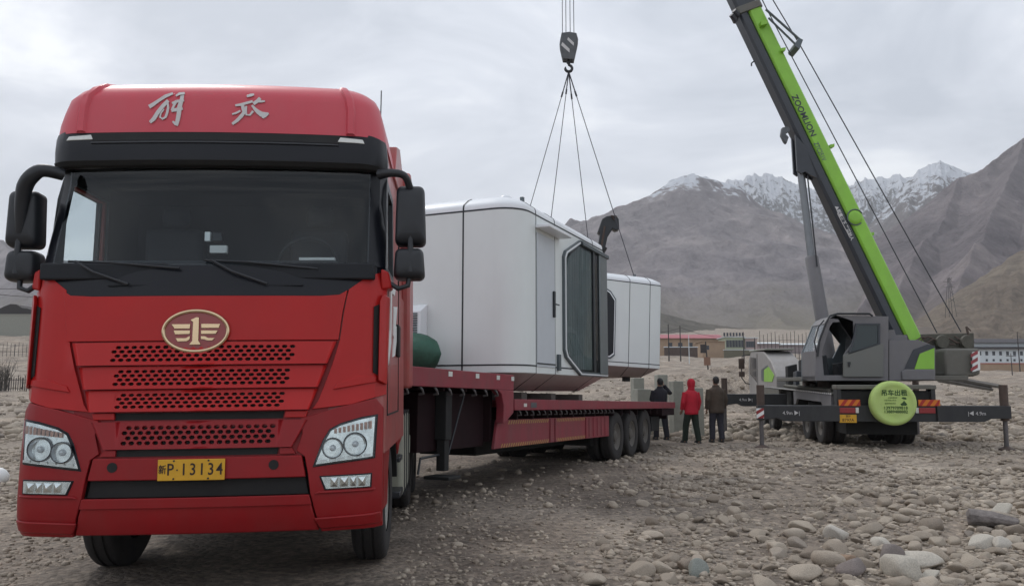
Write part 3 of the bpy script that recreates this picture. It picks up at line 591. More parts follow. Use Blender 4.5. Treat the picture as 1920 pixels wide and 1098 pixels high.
# grille: three perforated tiers and one in the bumper
def lerp(a,b_,t): return a+(b_-a)*t
def half(z): return lerp(.750,.932,(z-1.285)/(1.79-1.285))
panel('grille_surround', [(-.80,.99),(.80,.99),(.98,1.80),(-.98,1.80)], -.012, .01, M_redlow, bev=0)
def tier(z0, z1, xh, o0, o1, rows, cols, wleft, wright, m=M_red, name='grille_tier'):
    """perforated band from z0..z1; hexagonal holes between -xh..xh; o0,o1 = how far the bottom and top stand out"""
    mb = MB(); fn = lambda x,z,e=0: (x, S(x,z)-lerp(o0,o1,(z-z0)/(z1-z0))+e, z)
    mg = (z1-z0)*.13; ch = (z1-z0-2*mg)/rows; cw = 2*xh/(cols+.5)
    for r_ in range(rows):
        zc = z0+mg+ch*(r_+.5); shf = cw*.5*(r_ % 2)
        for c_ in range(cols):
            xc = -xh+shf+cw*(c_+.5); x0_, x1_ = xc-cw/2, xc+cw/2; za, zb_ = zc-ch/2, zc+ch/2; hw, hh = cw*.39, ch*.385
            out = [(x0_,za),(xc-hw*.55,za),(xc+hw*.55,za),(x1_,za),(x1_,zb_),(xc+hw*.55,zb_),(xc-hw*.55,zb_),(x0_,zb_)]
            inn = [(xc-hw,zc),(xc-hw*.55,zc-hh),(xc+hw*.55,zc-hh),(xc+hw,zc),(xc+hw,zc),(xc+hw*.55,zc+hh),(xc-hw*.55,zc+hh),(xc-hw,zc)]
            hx = [inn[0],inn[1],inn[2],inn[3],inn[5],inn[6]]
            vs = [fn(*p) for p in out]+[fn(*p) for p in hx]+[fn(*p,.03) for p in hx]
            I = [8,9,10,11,12,13]
            fs = [(0,1,9,8),(1,2,10,9),(2,3,11,10),(3,4,11),(4,5,12,11),(5,6,13,12),(6,7,8,13),(7,0,8)]
            fs += [(I[k],I[(k+1)%6],14+(k+1)%6,14+k) for k in range(6)]
            mb.add(vs, fs)
        for (xa, xb) in ((-xh, -xh+shf), (xh-(cw*.5-shf), xh)):
            if xb-xa > 1e-4: mb.add([fn(xa,zc-ch/2),fn(xb,zc-ch/2),fn(xb,zc+ch/2),fn(xa,zc+ch/2)], [(0,1,2,3)])
    def strip(xa, xb, za, zb_, wa=None, wb=None):
        n = 8
        for k in range(n):
            t0, t1 = k/n, (k+1)/n; wa_ = wa or (xa,xb); wb_ = wb or (xa,xb)
            mb.add([fn(lerp(wa_[0],wa_[1],t0),za),fn(lerp(wa_[0],wa_[1],t1),za),fn(lerp(wb_[0],wb_[1],t1),zb_),fn(lerp(wb_[0],wb_[1],t0),zb_)], [(0,1,2,3)])
    strip(-xh,xh,z0,z0+mg); strip(-xh,xh,z1-mg,z1)
    strip(0,0,z0,z1,(xh,half2(z0)),(xh,half2(z1))); strip(0,0,z0,z1,(-half2(z0),-xh),(-half2(z1),-xh))
    n = 24; hb, ht = half2(z0), half2(z1)      # top and bottom returns
    for zz, hh_ in ((z0,hb),(z1,ht)):
        for k in range(n):
            xa, xb = -hh_+2*hh_*k/n, -hh_+2*hh_*(k+1)/n; mb.add([fn(xa,zz),fn(xb,zz),fn(xb,zz,.05),fn(xa,zz,.05)], [(0,1,2,3)])
    o = mb.build(name, m, trk, smooth=20)
    bk = MB(); nn = 16
    for k in range(nn):
        xa, xb = -xh+2*xh*k/nn, -xh+2*xh*(k+1)/nn; bk.add([fn(xa,z0,.028),fn(xb,z0,.028),fn(xb,z1,.028),fn(xa,z1,.028)], [(0,1,2,3)])
    bk.build('mesh_backing', M_dark, o, smooth=0); return o
half2 = lambda z: half(z)-.012
tier(1.625,1.785,.64,.040,.012,4,23,0,0); tier(1.460,1.615,.61,.042,.014,4,22,0,0); tier(1.305,1.450,.58,.046,.016,4,21,0,0)
panel('grille_slot', [(-.58,1.245),(.56,1.245),(.57,1.295),(-.59,1.295)], -.006, .02, M_dark, bev=0)
panel('grille_slot_end', [(.575,1.25),(.72,1.25),(.735,1.295),(.58,1.295)], .014, .03, M_red); panel('grille_slot_end', mir([(.575,1.25),(.72,1.25),(.735,1.295),(.58,1.295)]), .014, .03, M_red)
half2 = lambda z: .735-(1.235-z)*.55
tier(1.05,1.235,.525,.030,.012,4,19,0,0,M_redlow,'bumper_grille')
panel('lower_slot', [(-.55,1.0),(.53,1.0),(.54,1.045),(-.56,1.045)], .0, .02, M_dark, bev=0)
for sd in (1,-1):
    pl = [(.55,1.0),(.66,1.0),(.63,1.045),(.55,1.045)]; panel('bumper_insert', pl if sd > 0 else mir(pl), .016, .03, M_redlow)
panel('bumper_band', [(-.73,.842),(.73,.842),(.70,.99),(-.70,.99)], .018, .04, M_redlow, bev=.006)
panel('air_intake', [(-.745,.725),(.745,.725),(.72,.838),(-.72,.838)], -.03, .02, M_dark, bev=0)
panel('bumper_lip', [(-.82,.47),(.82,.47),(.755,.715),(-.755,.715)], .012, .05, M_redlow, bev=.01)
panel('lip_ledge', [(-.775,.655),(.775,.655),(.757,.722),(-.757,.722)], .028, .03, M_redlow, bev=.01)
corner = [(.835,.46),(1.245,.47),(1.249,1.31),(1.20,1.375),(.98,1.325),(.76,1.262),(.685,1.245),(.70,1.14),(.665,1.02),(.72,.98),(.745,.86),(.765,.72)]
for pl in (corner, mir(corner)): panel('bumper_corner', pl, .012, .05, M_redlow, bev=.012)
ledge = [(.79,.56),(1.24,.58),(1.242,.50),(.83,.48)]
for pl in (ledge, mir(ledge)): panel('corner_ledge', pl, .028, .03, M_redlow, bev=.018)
for x in (-.565,.515):
    hh = MB(); fy = lambda u,v,w_: (x+u, S(x,.93)-.02-w_, .93+v); hh.prism([(.034*cos(a*pi/8),.034*sin(a*pi/8)) for a in range(16)], fy, 0, .004); hh.build('tow_hole', M_dark, trk)
# plate
pz = MB(); pz.box(-.252,.195,-.040,-.034,.838,.98); plate = pz.build('number_plate', M_plate, trk, bevel=.004)
fm = lambda x,z: frame_m((x,-.0415,z),(1,0,0),(0,0,1))
text('新', .064, M_pblk, plate, fm(-.220,.909), .0006, sx=.85, bold=.0008); text('P', .112, M_pblk, plate, fm(-.168,.909), .0006, sx=.85, bold=.001)
text('·', .09, M_pblk, plate, fm(-.122,.905), .0006)
for ch, x in zip('13134', (-.078,-.018,.042,.102,.160)): text(ch, .112, M_pblk, plate, fm(x,.909), .0006, sx=.82, bold=.001)
for x in (-.145,.085):
    for z in (.850,.970): q = MB(); q.lathe([(0,.004),(.006,.004),(.007,0)], lambda a,b_,h: (x+a,-.0405-h,z+b_), 10); q.build('plate_bolt', M_blk, plate)
# emblem
ex, ez = -.055, 1.860; ey = S(0,1.86)-.014
el = lambda r1,r2,n=48: [(ex+r1*cos(2*pi*k/n), ez+r2*sin(2*pi*k/n)) for k in range(n)]
e0 = MB(); e0.prism(el(.222,.143), lambda u,v,w_: (u, ey-w_, v), 0, .012); emb = e0.build('badge', M_emb, trk, bevel=.003)
e1 = MB(); rs = []
for k in range(49):
    a = 2*pi*k/48; cx_, cz_ = cos(a), sin(a); rs.append([(ex+(.222+.014*cos(t))*cx_, ey-.012-.012*sin(t), ez+(.143+.014*cos(t))*cz_) for t in [2*pi*j/8 for j in range(8)]])
e1.rings(rs, closed=True, cap=False); e1.build('badge_ring', M_gold, emb)
e2 = MB(); fe = lambda u,v,w_: (ex+(u-832)*.000402, ey-.012-w_, ez-(v-530)*.000402)
one = [(740,330),(840,285),(886,290),(886,700),(925,755),(925,772),(735,772),(735,755),(782,700),(782,370),(745,345)]
e2.prism(one, fe, 0, .012)
for pl in ([(408,405),(738,405),(738,432),(738,490),(470,490),(440,445)],[(455,515),(738,515),(738,585),(480,590)],[(490,650),(665,650),(738,612),(738,680),(690,710),(530,715)],[(922,400),(1255,405),(1235,445),(1240,480),(922,480)],[(922,515),(1215,520),(1180,585),(922,585)],[(922,615),(1000,620),(1050,650),(1170,652),(1120,700),(1040,700),(980,680),(922,675)]): e2.prism(pl, fe, 0, .008)
e2.build('badge_wings', M_gold, emb, bevel=.003)
# headlights --------------------------------------------------
def lampgroup(sd):
    P_ = lambda pts: [(sd*x,z) for x,z in (pts if sd > 0 else reversed(pts))]
    out = [(.775,.905),(1.20,.955),(1.215,1.262),(1.10,1.245),(.96,1.205),(.885,1.165),(.84,1.09)]
    h = panel('headlight', P_(out), .016, .02, M_blkg, bev=.004)
    inn = [(.797,.925),(1.183,.970),(1.196,1.245),(1.09,1.225),(.96,1.187),(.897,1.152),(.857,1.08)]
    panel('reflector_bowl', P_(inn), .020, .006, M_silverc, h, bev=0)
    for cx_, cz_, r_ in ((1.065,1.058,.080),(.912,1.035,.070)):
        b_ = MB(); yy = S(cx_,cz_)-.026
        b_.lathe([(r_,.0),(r_*.98,-.012),(r_*.85,.012),(r_*.6,.03),(r_*.32,.038),(.0,.040)], lambda a,c_,hh_: (sd*(cx_)+a, yy+hh_-.006, cz_+c_), 28); b_.build('lamp_bowl', M_chr, h, smooth=60)
        b_ = MB(); b_.lathe([(r_*1.04,0),(r_*1.04,-.016),(r_*.94,-.016),(r_*.94,0)], lambda a,c_,hh_: (sd*cx_+a, yy+hh_, cz_+c_), 28); b_.build('lamp_rim', M_blkg, h)
        b_ = MB(); b_.lathe([(.0,-.020),(.012,-.018),(.022,-.005),(.024,.03)], lambda a,c_,hh_: (sd*cx_+a, yy+hh_, cz_+c_), 16); b_.build('bulb', M_lens2, h)
    tr = MB()
    for k in range(9): x = .92+.03*k; z0_, z1_ = 1.135+.0035*k, 1.168+.006*k; tr.box(*sorted((sd*x,sd*(x+.018))), S(x,1.15)-.034, S(x,1.15)-.026, z0_, z1_)
    tr.build('indicator_ribs', M_amber, h, smooth=0)
    fl = MB()
    for k in range(6): x = .83+.06*k; fl.box(*sorted((sd*x,sd*(x+.045))), S(x,.96)-.03, S(x,.96)-.024, .943+.006*k, .957+.006*k)
    fl.build('led_strip', M_white, h, smooth=0)
    panel('lamp_glass', P_([(.785,.912),(1.196,.960),(1.208,1.256),(1.10,1.238),(.96,1.199),(.890,1.160),(.848,1.087)]), .052, .004, M_lens, h, bev=.002)
    o = [(.86,.748),(1.178,.757),(1.182,.855),(.822,.845)]; i = [(.872,.757),(1.168,.765),(1.172,.846),(.838,.837)]
    g_ = panel('fog_light', P_(o), .018, .02, M_blkg, bev=.003); panel('fog_reflector', P_(i), .022, .004, M_silverc, g_, bev=0)
    rb = MB()
    for k,(x,w_) in enumerate(((.90,.05),(.965,.055),(1.035,.04),(1.09,.05))):
        zz = .80; y_ = S(x,zz)-.024; rb.add([(sd*x,y_,zz-.03),(sd*(x+w_),y_,zz-.03),(sd*(x+w_*.6),y_-.012,zz),(sd*(x+w_),y_,zz+.034),(sd*x,y_,zz+.03)], [(0,1,2),(2,3,4),(0,2,4),(1,3,2)])
    rb.build('fog_facets', M_chr, g_, smooth=0)
    panel('fog_glass', P_(i), .038, .003, M_lens, g_, bev=0)
    rc = [(.79,.725),(1.20,.735),(1.205,.75),(.82,.742)]; panel('fog_ledge', P_(rc), .03, .03, M_redlow, bev=.006)
M_silverc = mat('reflector_silver', (.72,.75,.75), .22, .85, var=.3, vscale=16); M_amber = mat('indicator_amber', (.42,.25,.2), .3, .2, var=.3, vscale=30); M_lens2 = mat('bulb_glass', (.55,.57,.6), .15, .3)
lampgroup(1); lampgroup(-1)
# windscreen --------------------------------------------------
panel('scuttle_panel', [(-1.02,2.155),(-.96,2.12),(-.80,2.112),(.80,2.112),(.93,2.12),(.99,2.155),(1.10,2.24),(1.262,2.325),(1.258,2.34),(1.16,2.345),(-1.17,2.345),(-1.258,2.34),(-1.262,2.33),(-1.12,2.24)], .005, .03, M_blkg, bev=.006)
ox = lambda z: 1.245-(z-2.32)*.015
fr_o = [(-1.238,2.345),(1.238,2.345),(1.203,3.06),(-1.203,3.06)]
def rrect(x0b,x1b,x0t,x1t,z0,z1,r=.07,n=5):
    pts = []
    for (cx_,cz_,a0) in ((x1b-r,z0+r,-90),(x1t-r,z1-r,0),(x0t+r,z1-r,90),(x0b+r,z0+r,180)):
        for k in range(n+1): a = R(a0+90*k/n); pts.append((cx_+r*cos(a), cz_+r*sin(a)))
    return pts
gl = rrect(-1.14,1.12,-1.10,1.09,2.37,3.045)
# black border drawn as a ring of small panels
for sd in (1,-1):
    e = [(1.12,2.345),(1.247,2.345),(1.237,3.12),(1.11,3.12)]; panel('windscreen_pillar', e if sd > 0 else mir(e), .004, .05, M_blkg, bev=.004)
panel('windscreen', [(-1.13,2.34),(1.13,2.34),(1.12,3.13),(-1.12,3.13)], .008, .006, M_wind, bev=0)
# cab interior
it = MB(); it.box(-1.18,1.18,.12,.75,2.24,2.36); it.box(-.9,.9,.17,.5,2.36,2.385); it.build('dashboard', M_int, trk, bevel=.03)
it = MB(); it.box(-1.17,1.17,1.75,1.80,2.33,3.3); it.box(-1.17,1.17,.6,1.75,3.15,3.19); [it.box(*sorted((s_*1.14,s_*1.165)),1.125,1.75,2.3,3.2) for s_ in (-1,1)]; [it.box(*sorted((s_*1.14,s_*1.165)),.42,1.12,3.03,3.2) for s_ in (-1,1)]; [it.box(*sorted((s_*1.14,s_*1.165)),.42,1.12,2.3,2.375) for s_ in (-1,1)]; it.box(-1.16,1.16,.37,.60,3.12,3.18); it.build('cab_lining', M_int, trk)
for x in (-.62,.6):
    st_ = MB(); st_.box(x-.24,x+.24,1.15,1.33,2.2,2.82); st_.box(x-.12,x+.12,1.18,1.28,2.84,3.02); st_.build('driver_seat', M_int, trk, bevel=.05)
sw = MB(); sw.rings([[(.6+.22*cos(t)+.0, .62+.1*sin(t)+.02*cos(s_)*.7, 2.45+.2*sin(t)+.02*sin(s_)) for s_ in [2*pi*j/6 for j in range(6)]] for t in [2*pi*k/24 for k in range(25)]], cap=False); sw.build('steering_wheel', M_blk, trk)
gd = MB(); gd.box(-.085,-.045,.26,.30,2.545,2.615); gd.build('camera_unit', M_white, trk, bevel=.004)
gd = MB(); gd.box(-.03,.04,.26,.32,2.545,2.61); gd.build('mirror_unit', M_blkg, trk, bevel=.004)
gd = MB(); gd.box(-.04,.085,.24,.28,2.45,2.51); gd.build('toll_box', M_silver, trk, bevel=.006)
ct = MB(); ct.box(.62,.88,.20,.26,2.392,2.412); ct.build('dash_papers', M_silver, trk)
# wipers
for xa, xb in ((-.95,-.15),(.02,.82)):
    wpm = MB(); wpm.tube([(xa+.4,S(xa+.4,2.20)-.03,2.20),(xa+.15,S(xa+.2,2.28)-.05,2.29),(xa,S(xa,2.36)-.03,2.375)], .011, 6)
    wpm.tube([(xa-.05,S(xa,2.37)-.028,2.375),(xa+.25,S(xa+.25,2.36)-.028,2.362),(xb-.05,S(xb,2.30)-.026,2.315)], .009, 6); wpm.build('wiper', M_blk, trk)
ct = MB()
for x in (-.55,.52): ct.box(x-.15,x+.15,S(x,2.2)-.012,S(x,2.2),2.19,2.20)
ct.build('scuttle_grip', M_int, trk)
# visor ----------------------------------------------------------
def Sv(x,z):
    t = (z-3.0)/.4; return S(x,3.20)-(.20-.02*t if z > 3.08 else .20*(z-2.9)/.18)*1.0
def vis(x0,z): return Sv(x0,z)
vo = [(-1.245,3.10),(1.245,3.10),(1.25,3.20),(1.235,3.345),(1.08,3.375),(-1.08,3.375),(-1.235,3.345),(-1.25,3.20)]
CTsave = list(CT)
def Svis(x,z):
    w_, r, yf = 1.252, .24, .125+max(0,(3.14-z))*.9+max(0,z-3.2)*.25; ax = min(abs(x), w_-.001)
    if ax < w_-r: return yf+.09*(ax/w_)**2
    return yf+.09*((w_-r)/w_)**2+r-sqrt(max(0, r*r-(ax-(w_-r))**2))
visr = panel('sun_visor', vo, .0, .10, M_blkg, bev=.012, fn=Svis)
panel('visor_recess', [(-.90,3.275),(.90,3.275),(.915,3.355),(-.915,3.355)], .004, .01, M_dark, visr, bev=.003, fn=Svis)
panel('visor_lip', [(-.90,3.255),(.90,3.255),(.90,3.272),(-.90,3.272)], .012, .02, M_blk, visr, bev=.004, fn=Svis)
panel('visor_lip', [(-1.2,3.095),(1.2,3.095),(1.2,3.13),(-1.2,3.13)], .004, .06, M_dark, visr, bev=.004, fn=Svis)
for sd in (1,-1):
    q = [(.88,3.285),(1.10,3.285),(1.08,3.325),(.90,3.335)]; panel('marker_lamp', q if sd > 0 else mir(q), .006, .01, M_lampw, visr, bev=.004, fn=Svis) if 'M_lampw' in globals() else None
M_lampw = mat('marker_white', (.62,.63,.60), .3, coat=.5, var=.12, vscale=30)
for sd in (1,-1):
    q = [(.89,3.29),(1.09,3.285),(1.075,3.318),(.91,3.33)]; panel('marker_lamp', q if sd > 0 else mir(q), .006, .01, M_lampw, visr, bev=.004, fn=Svis)
uv = MB()
for k in range(13):
    x0, x1 = -1.20+2.4*k/13, -1.20+2.4*(k+1)/13
    uv.add([(x0,Svis(x0,3.11)+.02,3.10),(x1,Svis(x1,3.11)+.02,3.10),(x1,S(x1,3.12)+.1,3.13),(x0,S(x0,3.12)+.1,3.13)], [(0,1,2,3)])
uv.build('visor_underside', M_dark, trk)
# roof ---------------------------------------------------------------
def roofs(z):
    T = [(3.345,1.235,.155,.24),(3.44,1.225,.16,.24),(3.54,1.205,.17,.25),(3.64,1.18,.185,.26),(3.72,1.145,.245,.28),(3.78,1.10,.33,.30),(3.82,1.05,.45,.32),(3.845,1.0,.62,.34)]
    for a, b_ in zip(T, T[1:]):
        if z <= b_[0] or b_ is T[-1]: t = max(0,min(1,(z-a[0])/(b_[0]-a[0]))); return [a[i]+(b_[i]-a[i])*t for i in (1,2,3)]
rf = MB(); rs = []
for z in (3.345,3.36,3.44,3.54,3.60,3.64,3.68,3.72,3.75,3.78,3.80,3.82,3.835,3.845):
    w_, yf, r = roofs(z); rs.append([(x,y,z) for x,y in outline(w_,yf,r,YB-.05)])
rs.append([(x*.93,max(y,.95),3.855) for x,y,z in rs[-1]])
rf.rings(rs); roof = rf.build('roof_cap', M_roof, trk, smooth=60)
def Sr(x,z):
    w_, yf, r = roofs(z); ax = min(abs(x), w_-.001); bl = .09
    if ax < w_-r: return yf+bl*(ax/w_)**2
    return yf+bl*((w_-r)/w_)**2+r-sqrt(max(0, r*r-(ax-(w_-r))**2))
for sd in (1,-1):     # two raised ribs running over the roof
    rb = MB(); rr_ = []
    for z in (3.35,3.44,3.54,3.64,3.72,3.78,3.82,3.845):
        xx = (.985 if z < 3.6 else .985-(z-3.6)*.45); y = Sr(xx,z); rr_.append([(sd*(xx-.045),Sr(xx-.045,z)+.01,z-.005),(sd*(xx-.02),Sr(xx-.02,z)-.022,z+.008),(sd*(xx+.02),Sr(xx+.02,z)-.022,z+.008),(sd*(xx+.045),Sr(xx+.045,z)+.01,z-.005)])
    xx = .87; rr_.append([(sd*(xx-.045),1.6,3.855),(sd*(xx-.02),1.6,3.88),(sd*(xx+.02),1.6,3.88),(sd*(xx+.045),1.6,3.855)])
    rb.rings(rr_); rb.build('roof_rib', M_roof, roof, smooth=50)
# the two brush written characters
def Z4(px,py): # zoomed photo pixels -> roof (x,z)
    u = (270+px/7.385-960)/FP; v = (549-160-py/7.385)/FP; dx, dy, dz = u, cos(PITCH)-v*sin(PITCH), sin(PITCH)+v*cos(PITCH); c_, s_ = cos(TY), sin(TY); yl = .2
    for _ in range(12):
        k = (yl+2.16*s_+5.6*c_)/(-s_*dx+c_*dy); x = c_*(k*dx+2.16)+s_*(k*dy-5.6); z = CH+k*dz; yl = Sr(x,min(z,3.83))
    return (x, z)
def stroke(mb, pts):
    n = len(pts); Lp = []; Rp = []
    for i,(x,y,w_) in enumerate(pts):
        dx = pts[min(i+1,n-1)][0]-pts[max(i-1,0)][0]; dy = pts[min(i+1,n-1)][1]-pts[max(i-1,0)][1]; l = max(1e-6,sqrt(dx*dx+dy*dy)); nx_, ny_ = -dy/l, dx/l
        Lp.append(Z4(x+nx_*w_/2,y+ny_*w_/2)); Rp.append(Z4(x-nx_*w_/2,y-ny_*w_/2))
    for i in range(n-1):
        q = [Lp[i],Lp[i+1],Rp[i+1],Rp[i]]; f = lambda p,e: (p[0],Sr(p[0],p[1])-e,p[1])
        mb.hexa([f(q[0],.0),f(q[1],.0),f(q[2],.0),f(q[3],.0),f(q[0],.010),f(q[1],.010),f(q[2],.010),f(q[3],.010)])
lt = MB()
for s_ in ([(140,295,54),(185,270,50),(270,212,40),(370,150,44),(470,112,30)],[(405,212,48),(335,280,52),(262,370,54),(200,465,54),(150,510,40)],[(395,240,26),(402,310,30),(388,380,32),(365,440,30),(325,465,26),(288,440,24),(300,390,18),(345,330,16)],[(512,148,24),(560,118,34),(632,112,30)],[(606,112,46),(590,200,52),(560,300,60),(548,400,58),(532,480,56),(510,558,46)],[(458,250,30),(530,222,38),(622,214,26)],[(520,215,34),(478,290,30),(455,345,34)],[(448,352,40),(530,336,48),(602,322,36)],[(462,500,24),(510,540,44)]): stroke(lt, s_)
lt.build('lettering', M_silver, roof, smooth=0)
lt = MB()
for s_ in ([(1490,165,26),(1545,150,40),(1590,140,24)],[(1330,290,26),(1400,280,34),(1480,260,34),(1570,235,30)],[(1430,290,44),(1445,350,52),(1450,390,50),(1410,440,48),(1350,500,44),(1285,545,34)],[(1285,410,22),(1340,395,26),(1400,365,26)],[(1480,300,26),(1478,360,22),(1480,420,26),(1530,425,24),(1575,370,32)],[(1675,190,44),(1640,230,46),(1580,270,46)],[(1640,240,28),(1690,238,30),(1740,235,20)],[(1560,290,26),(1600,340,42),(1640,380,56),(1690,415,70),(1740,425,74),(1790,405,24)],[(1700,450,30),(1730,465,26)]): stroke(lt, s_)
lt.build('lettering', M_silver, roof, smooth=0)
# side fairings behind the roof
for sd in (1,-1):
    sf = MB(); f = lambda u,v,w_: (sd*(1.245+w_), u, v)
    sf.prism([(1.25,3.30),(1.5,3.66),(1.9,3.76),(2.40,3.60),(2.42,3.36)], f, -.14, .0); sf.build('side_fairing', M_side, trk, bevel=.01)
    sf = MB(); f2 = lambda u,v,w_: (sd*(1.215+w_), u, v)
    sf.prism([(2.47,2.35),(2.47,3.62),(2.60,3.72),(2.95,3.66),(3.12,3.45),(3.15,2.3),(3.10,1.45),(2.47,1.45)], f2, 0, .10); sf.build('air_deflector', M_side, trk, bevel=.03)
an = MB(); an.tube([(1.05,1.9,3.75),(1.06,1.9,4.35)], .006, 5); an.build('aerial', M_blk, trk)
# mirrors ------------------------------------------------------------
for sd in (1,-1):
    ym = .30
    if sd > 0: x0,x1 = 1.315,1.55; za,zb_ = 2.52,2.985; zc,zd = 2.26,2.50; arm = [(1.20,.26,3.06),(1.29,.21,3.06),(1.39,.21,3.04),(1.43,.27,2.96)]
    else: x0,x1 = 1.29,1.515; za,zb_ = 2.50,2.93; zc,zd = 2.25,2.48; arm = [(1.12,.26,3.04),(1.22,.18,3.05),(1.29,.17,3.01),(1.35,.19,2.93),(1.385,.225,2.78),(1.40,.26,2.6)]
    m1 = MB()
    for (xa,xb,z0_,z1_) in ((x0,x1,za,zb_),(x0-.01,x1-.008,zc,zd)):
        pl = rrect(xa,xb,xa+.01,xb-.01,z0_,z1_,.045,4); n = len(pl); cx_ = (xa+xb)/2; cz_ = (z0_+z1_)/2
        rings_ = []
        for y_, k_ in ((ym+.13,.90),(ym+.12,.985),(ym+.03,1.0),(ym,.985),(ym-.025,.95),(ym-.042,.88),(ym-.055,.78),(ym-.062,.6),(ym-.066,.3)): rings_.append([(sd*(cx_+(x-cx_)*k_), y_, cz_+(z-cz_)*k_) for x,z in pl])
        mm_ = MB(); mm_.rings(rings_); mo = mm_.build('wing_mirror', M_blk, trk, smooth=55)
        g_ = MB(); g_.rings([[(sd*(cx_+(x-cx_)*.88), ym+.131, cz_+(z-cz_)*.92) for x,z in pl],[(sd*(cx_+(x-cx_)*.88), ym+.134, cz_+(z-cz_)*.92) for x,z in pl]]); g_.build('mirror_glass', M_chr, mo)
    ar = MB(); ap = [Vector((sd*x,y,z)) for x,y,z in arm]; ra_ = [.04,.032,.028,.028] if sd > 0 else [.045,.048,.055,.055,.045,.03]; pp = []; rp_ = []
    for i in range(len(ap)-1):
        a0, a1, a2_, a3 = ap[max(0,i-1)], ap[i], ap[i+1], ap[min(len(ap)-1,i+2)]
        for t in (0,.25,.5,.75): pp.append(.5*((2*a1)+(a2_-a0)*t+(2*a0-5*a1+4*a2_-a3)*t*t+(3*a1-a0-3*a2_+a3)*t**3)); rp_.append(ra_[i]+(ra_[i+1]-ra_[i])*t)
    pp.append(ap[-1]); rp_.append(ra_[-1]); ar.tube(pp, rp_, 12); ar.tube([(sd*(x0+.12),ym-.02,zb_-.1),(sd*(x0+.12),ym-.05,zc+.05)], .022, 8)
    ar.tube([(sd*(x0+.11),ym,zc+.03),(sd*(x0+.10),ym-.02,zc-.05),(sd*(x0+.03),ym-.04,zc-.075),(sd*1.25,.30,2.25)], .02, 8); ar.build('mirror_arm', M_blk, trk, smooth=60)
# front side mirror over the visor corner (black knob) and steps, wings
for sd in (1,-1):
    wg = MB(); f = lambda u,v,w_: (sd*(1.0+w_), u, v)
    arch = [(.40,.55),(.40,1.30),(.60,1.40),(2.45,1.42),(2.55,1.30),(2.55,.95),(2.15,.90)]+[(1.42+.66*cos(a),.52+.62*sin(a)) for a in [R(30),R(55),R(80),R(105),R(130),R(155),R(178)]]
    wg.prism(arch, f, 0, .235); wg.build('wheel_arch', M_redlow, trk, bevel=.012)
    wi = MB(); wi.prism([(1.42+.68*cos(a),.52+.64*sin(a)) for a in [R(t) for t in range(10,181,17)]]+[(1.42+.62*cos(a),.52+.58*sin(a)) for a in [R(t) for t in range(180,9,-17)]], f, -.3, .22); wi.build('mudguard', M_dark, trk)
    st_ = MB(); st_.box(*sorted((sd*1.08,sd*1.255)),2.02,2.45,.42,.48); st_.box(*sorted((sd*1.1,sd*1.25)),2.05,2.42,.75,.80); st_.build('cab_step', M_blk, trk, bevel=.01)
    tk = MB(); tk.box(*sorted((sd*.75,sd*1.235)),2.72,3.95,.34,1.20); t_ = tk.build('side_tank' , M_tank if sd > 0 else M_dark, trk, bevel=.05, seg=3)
    tb = MB()
    for y_ in (2.95,3.3,3.65): tb.box(*sorted((sd*.74,sd*1.243)),y_,y_+.04,.33,1.21)
    tb.build('tank_strap', M_blk, t_)
def wheel(par, x, y, r, w_, sd, rim=M_rim, dual=False, name='wheel', z=None):
    z = r*.985 if z is None else z; ri = r*.56; f = lambda a,b_,h: (x+sd*h, y+a, z+b_)
    d_ = MB(); d_.lathe([(ri,w_*.5-.02),(ri*.93,w_*.5-.03),(ri*.88,w_*.32),(ri*.6,w_*.16),(ri*.42,w_*.18),(ri*.38,w_*.34),(ri*.2,w_*.42),(0,w_*.43)], f, 28); wo = d_.build(name, rim, par, smooth=40)
    hb_ = MB()
    for k in range(10):
        a = 2*pi*k/10; hb_.tube([(x+sd*(w_*.16),y+ri*.52*cos(a),z+ri*.52*sin(a)),(x+sd*(w_*.23),y+ri*.52*cos(a),z+ri*.52*sin(a))], .014, 6)
    hb_.build('wheel_nuts', rim, wo)
    t = MB()
    def tyre(off):
        g_ = lambda a,b_,h: (x+sd*(h+off), y+a, z+b_)
        t.lathe([(ri,w_*.46),(ri*1.12,w_*.5),(r*.88,w_*.5),(r*.955,w_*.46),(r*.985,w_*.38),(r,w_*.30),(r,w_*.2),(r*.975,w_*.18),(r*.975,w_*.12),(r,w_*.1),(r,-w_*.1),(r*.975,-w_*.12),(r*.975,-w_*.18),(r,-w_*.2),(r,-w_*.3),(r*.985,-w_*.38),(r*.88,-w_*.5),(ri,-w_*.46)], g_, 40)
    tyre(0)
    if dual: tyre(-w_*1.12)
    t.build('tyre', M_rub, wo, smooth=40); return wo
wheel(trk, 1.05, 1.48, .51, .27, 1); wheel(trk, -1.06, 1.48, .51, .27, -1)
for y in (4.55,5.9):
    for sd in (1,-1): wheel(trk, sd*1.07, y, .52, .28, sd, dual=True)
ch = MB(); ch.box(-.45,-.34,.5,6.9,.55,.85); ch.box(.34,.45,.5,6.9,.55,.85); ch.box(-1.0,1.0,1.32,1.50,.42,.58); ch.box(-.3,.3,.3,2.2,.5,1.0)
for y in (4.55,5.9): ch.box(-.9,.9,y-.09,y+.09,.42,.60)
ch.box(-1.15,1.15,.12,.30,.50,.95); ch.box(-.75,.75,.7,6.4,.50,.95); ch.build('chassis', M_dark, trk, bevel=.01)  # long block down the middle added to deepen shade under the lorry
fw = MB(); fw.lathe([(0,.0),(.5,0),(.5,.08),(0,.08)], lambda a,b_,h: (a,5.2+b_,1.12+h), 24); fw.build('fifth_wheel', M_dark, trk)
